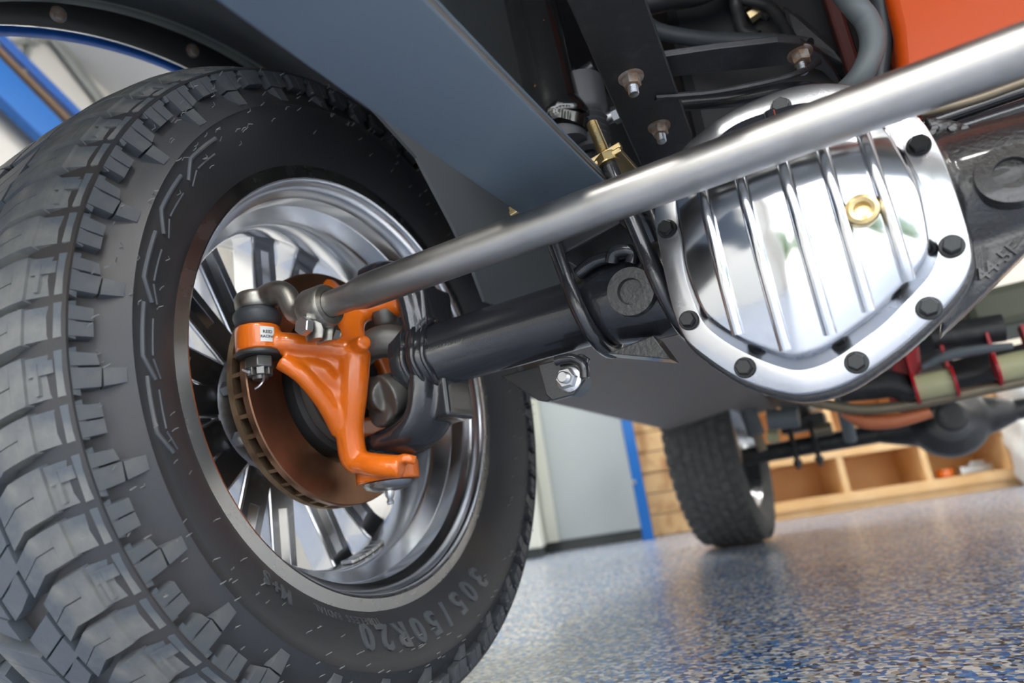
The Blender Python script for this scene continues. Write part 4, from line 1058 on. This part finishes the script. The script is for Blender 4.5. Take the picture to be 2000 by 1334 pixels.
ra = thing('rear_axle', 'black rear axle with round differential, seen under the truck', 'axle', (.5, WB, .36))
zc = .345
bm = bmesh.new(); add_tube(bm, [V((.08, WB - .02, zc)), V((.62, WB - .02, zc))], .036, 20); part('axle_tube', bm, CHAS, ra)
bm = bmesh.new(); add_tube(bm, [V((1.0, WB - .02, zc)), V((1.4, WB - .02, zc))], .036, 20); part('axle_tube', bm, CHAS, ra)
bm = bmesh.new(); add_lathe(bm, [(0, -.30), (.05, -.30), (.06, -.2), (.075, -.14), (.125, -.06), (.135, 0), (.11, .06), (0, .08)], V((.82, WB - .02, zc + .0)), (0, 1, 0), 32)
add_tube(bm, [V((.58, WB - .02, zc)), V((.66, WB - .02, zc)), V((.82, WB - .02, zc)), V((.98, WB - .02, zc)), V((1.04, WB - .02, zc))], [.036, .06, .10, .06, .036], 24)
cpart('differential', bm, CHAS, ra, voxel=.008, smooth_it=6)
for x in (.285, .365):
    bm = bmesh.new(); add_tube(bm, [V((x, WB - .075, zc - .085)), V((x, WB - .07, zc + .08)), V((x, WB - .02, zc + .10))], .010, 10); part('u_bolt', bm, CHAS, ra)
    bm = bmesh.new(); add_hex(bm, V((x, WB - .073, zc - .05)), (0, 0, -1), .018, .02); part('u_bolt_nut', bm, CHAS, ra)
bm = bmesh.new(); add_prism(bm, [V((.25, WB - .06, zc + .06)), V((.42, WB - .06, zc + .06)), V((.42, WB - .06, zc + .12)), V((.25, WB - .06, zc + .12))], (0, .12, 0)); part('spring_seat', bm, CHAS, ra, smooth=0, bevel=.005)
t = thing('rear_leaf_spring', 'dark rear leaf spring above the rear axle tube', 'leaf spring', (.33, WB, .48))
for k in range(3):
    bm = bmesh.new(); add_tube(bm, spline([V((.335, WB - .62 + .1 * k, .50 + .014 * k)), V((.335, WB, .472 + .014 * k)), V((.335, WB + .55 - .1 * k, .52 + .014 * k))], 6), .035, 8, flat=(1, .18), up=V((0, 0, 1))); part('leaf', bm, CHAS, t)
t = thing('rear_shock', 'pale grey shock absorber beside the rear wheel', 'shock absorber', P(1465, 850, y=2.0))
bm = bmesh.new(); add_tube(bm, [P(1445, 760, y=2.1), P(1478, 850, y=2.1)], .032, 16); part('body', bm, GREY, t)
bm = bmesh.new(); add_tube(bm, [P(1478, 848, y=2.1), P(1490, 880, y=2.1)], .018, 12); part('rod', bm, TAN, t)
t = thing('rear_underside', 'dark underside hardware above rear axle between springs', 'underbody', (.6, 2.0, .6))
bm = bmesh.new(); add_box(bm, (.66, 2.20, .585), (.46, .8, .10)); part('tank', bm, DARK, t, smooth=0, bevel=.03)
bm = bmesh.new(); add_tube(bm, [P(1500, 820, y=1.9), P(1560, 815, y=1.9)], .035, 16); part('canister', bm, GREY, t)
bm = bmesh.new(); add_tube(bm, [P(1500, 850, y=2.0), P(1520, 852, y=2.0)], .025, 12); part('fitting', bm, BUSH, t)
bm = bmesh.new(); add_tube(bm, [P(1590, 842, y=2.0), P(1625, 836, y=2.0)], .022, 12); part('valve', bm, TAN, t)
bm = bmesh.new(); add_tube(bm, [P(1640, 770, y=1.8), P(1662, 860, y=1.9)], .02, 10); part('hanger', bm, GREY, t)

yb = 1.15
t = thing('trailing_bar', 'long tan steel bar running beneath the red brackets', 'bar', P(1800, 770, y=yb))
bm = bmesh.new(); add_tube(bm, spline([P(1520, 770, y=yb), P(1590, 785, y=yb), P(1680, 800, y=yb), P(1780, 790, y=yb), P(1900, 765, y=yb), P(2100, 722, y=yb)], 5), .013, 12, flat=(1, 1)); part('bar', bm, TAN, t)
t = thing('guard_plate', 'curved copper-orange guard under the tan bar', 'guard', P(1740, 815, y=yb))
bm = bmesh.new(); add_tube(bm, spline([P(1645, 805, y=yb + .02), P(1690, 824, y=yb + .02), P(1750, 822, y=yb + .02), P(1818, 805, y=yb + .02)], 5), [.010, .017, .017, .012], 12); part('guard', bm, COPR, t)
for i, (cx_, cy_, lb) in enumerate(((1826, 752, 'red bracket with pale bushing nearer the polished cover'), (1985, 715, 'red bracket with pale bushing at right picture edge'))):
    t = thing('bushing_bracket', lb, 'bracket', P(cx_, cy_ + 20, y=yb), 'red bushing brackets')
    a, b = P(cx_ - 36, cy_ + 6, y=yb - .02), P(cx_ + 34, cy_ - 8, y=yb - .02)
    bm = bmesh.new(); add_tube(bm, [a, b], .029, 24); part('bushing', bm, BUSH, t)
    for e, s in ((a, -1), (b, 1)):
        bm = bmesh.new(); add_lathe(bm, [(0, -.003), (.036, -.003), (.036, .003), (0, .003)], e + (b - a).normalized() * .003 * s, b - a, 24)
        c = e; add_box(bm, c + V((0, .01, .045)), (.006, .05, .07)); part('cheek_plate', bm, REDP, t)
t = thing('red_spring_hanger', 'dark red steel hanger close behind the polished cover', 'hanger', P(1775, 720, y=yb))
bm = bmesh.new(); add_prism(bm, [P(1745, 695, y=yb), P(1795, 670, y=yb), P(1800, 720, y=yb), P(1770, 775, y=yb), P(1745, 790, y=yb), P(1735, 780, y=yb)], (0, .04, 0)); part('hanger', bm, REDP, t, smooth=0, bevel=.006)
t = thing('grey_arm', 'dull grey flat arm above red bracket, below axle', 'arm', P(1890, 690, y=yb))
bm = bmesh.new(); add_tube(bm, spline([P(1800, 718, y=yb - .03), P(1850, 695, y=yb - .03), P(1910, 684, y=yb - .03), P(1978, 676, y=yb - .03)], 5), [.012, .020, .018, .012], 12, flat=(1, .6)); part('arm', bm, GREY, t)
t = thing('transfer_case', 'grey-green gearbox casing under the truck, right of cover', 'gearbox', P(1950, 620, y=yb + .2))
bm = bmesh.new(); add_box(bm, P(1960, 610, y=yb + .25) + V((.05, .1, .01)), (.26, .3, .10)); part('case', bm, mat('grey green casing', (.12, .13, .09), .5), t, smooth=0, bevel=.02)
bm = bmesh.new(); add_tube(bm, [P(1820, 660, y=yb), P(1960, 640, y=yb)], .03, 14); part('pipe', bm, CHAS, t)
bm = bmesh.new(); add_tube(bm, [P(1850, 742, y=yb + .12), P(2120, 680, y=yb + .12)], .042, 14); part('dark_filler_tube', bm, CHAS, t)  # added dark tube, covers the bright shelf showing through the gap
bm = bmesh.new(); add_tube(bm, [P(1640, 760, y=yb), P(1740, 750, y=yb), P(1790, 765, y=yb)], .032, 14); part('sleeve', bm, CHAS, t)
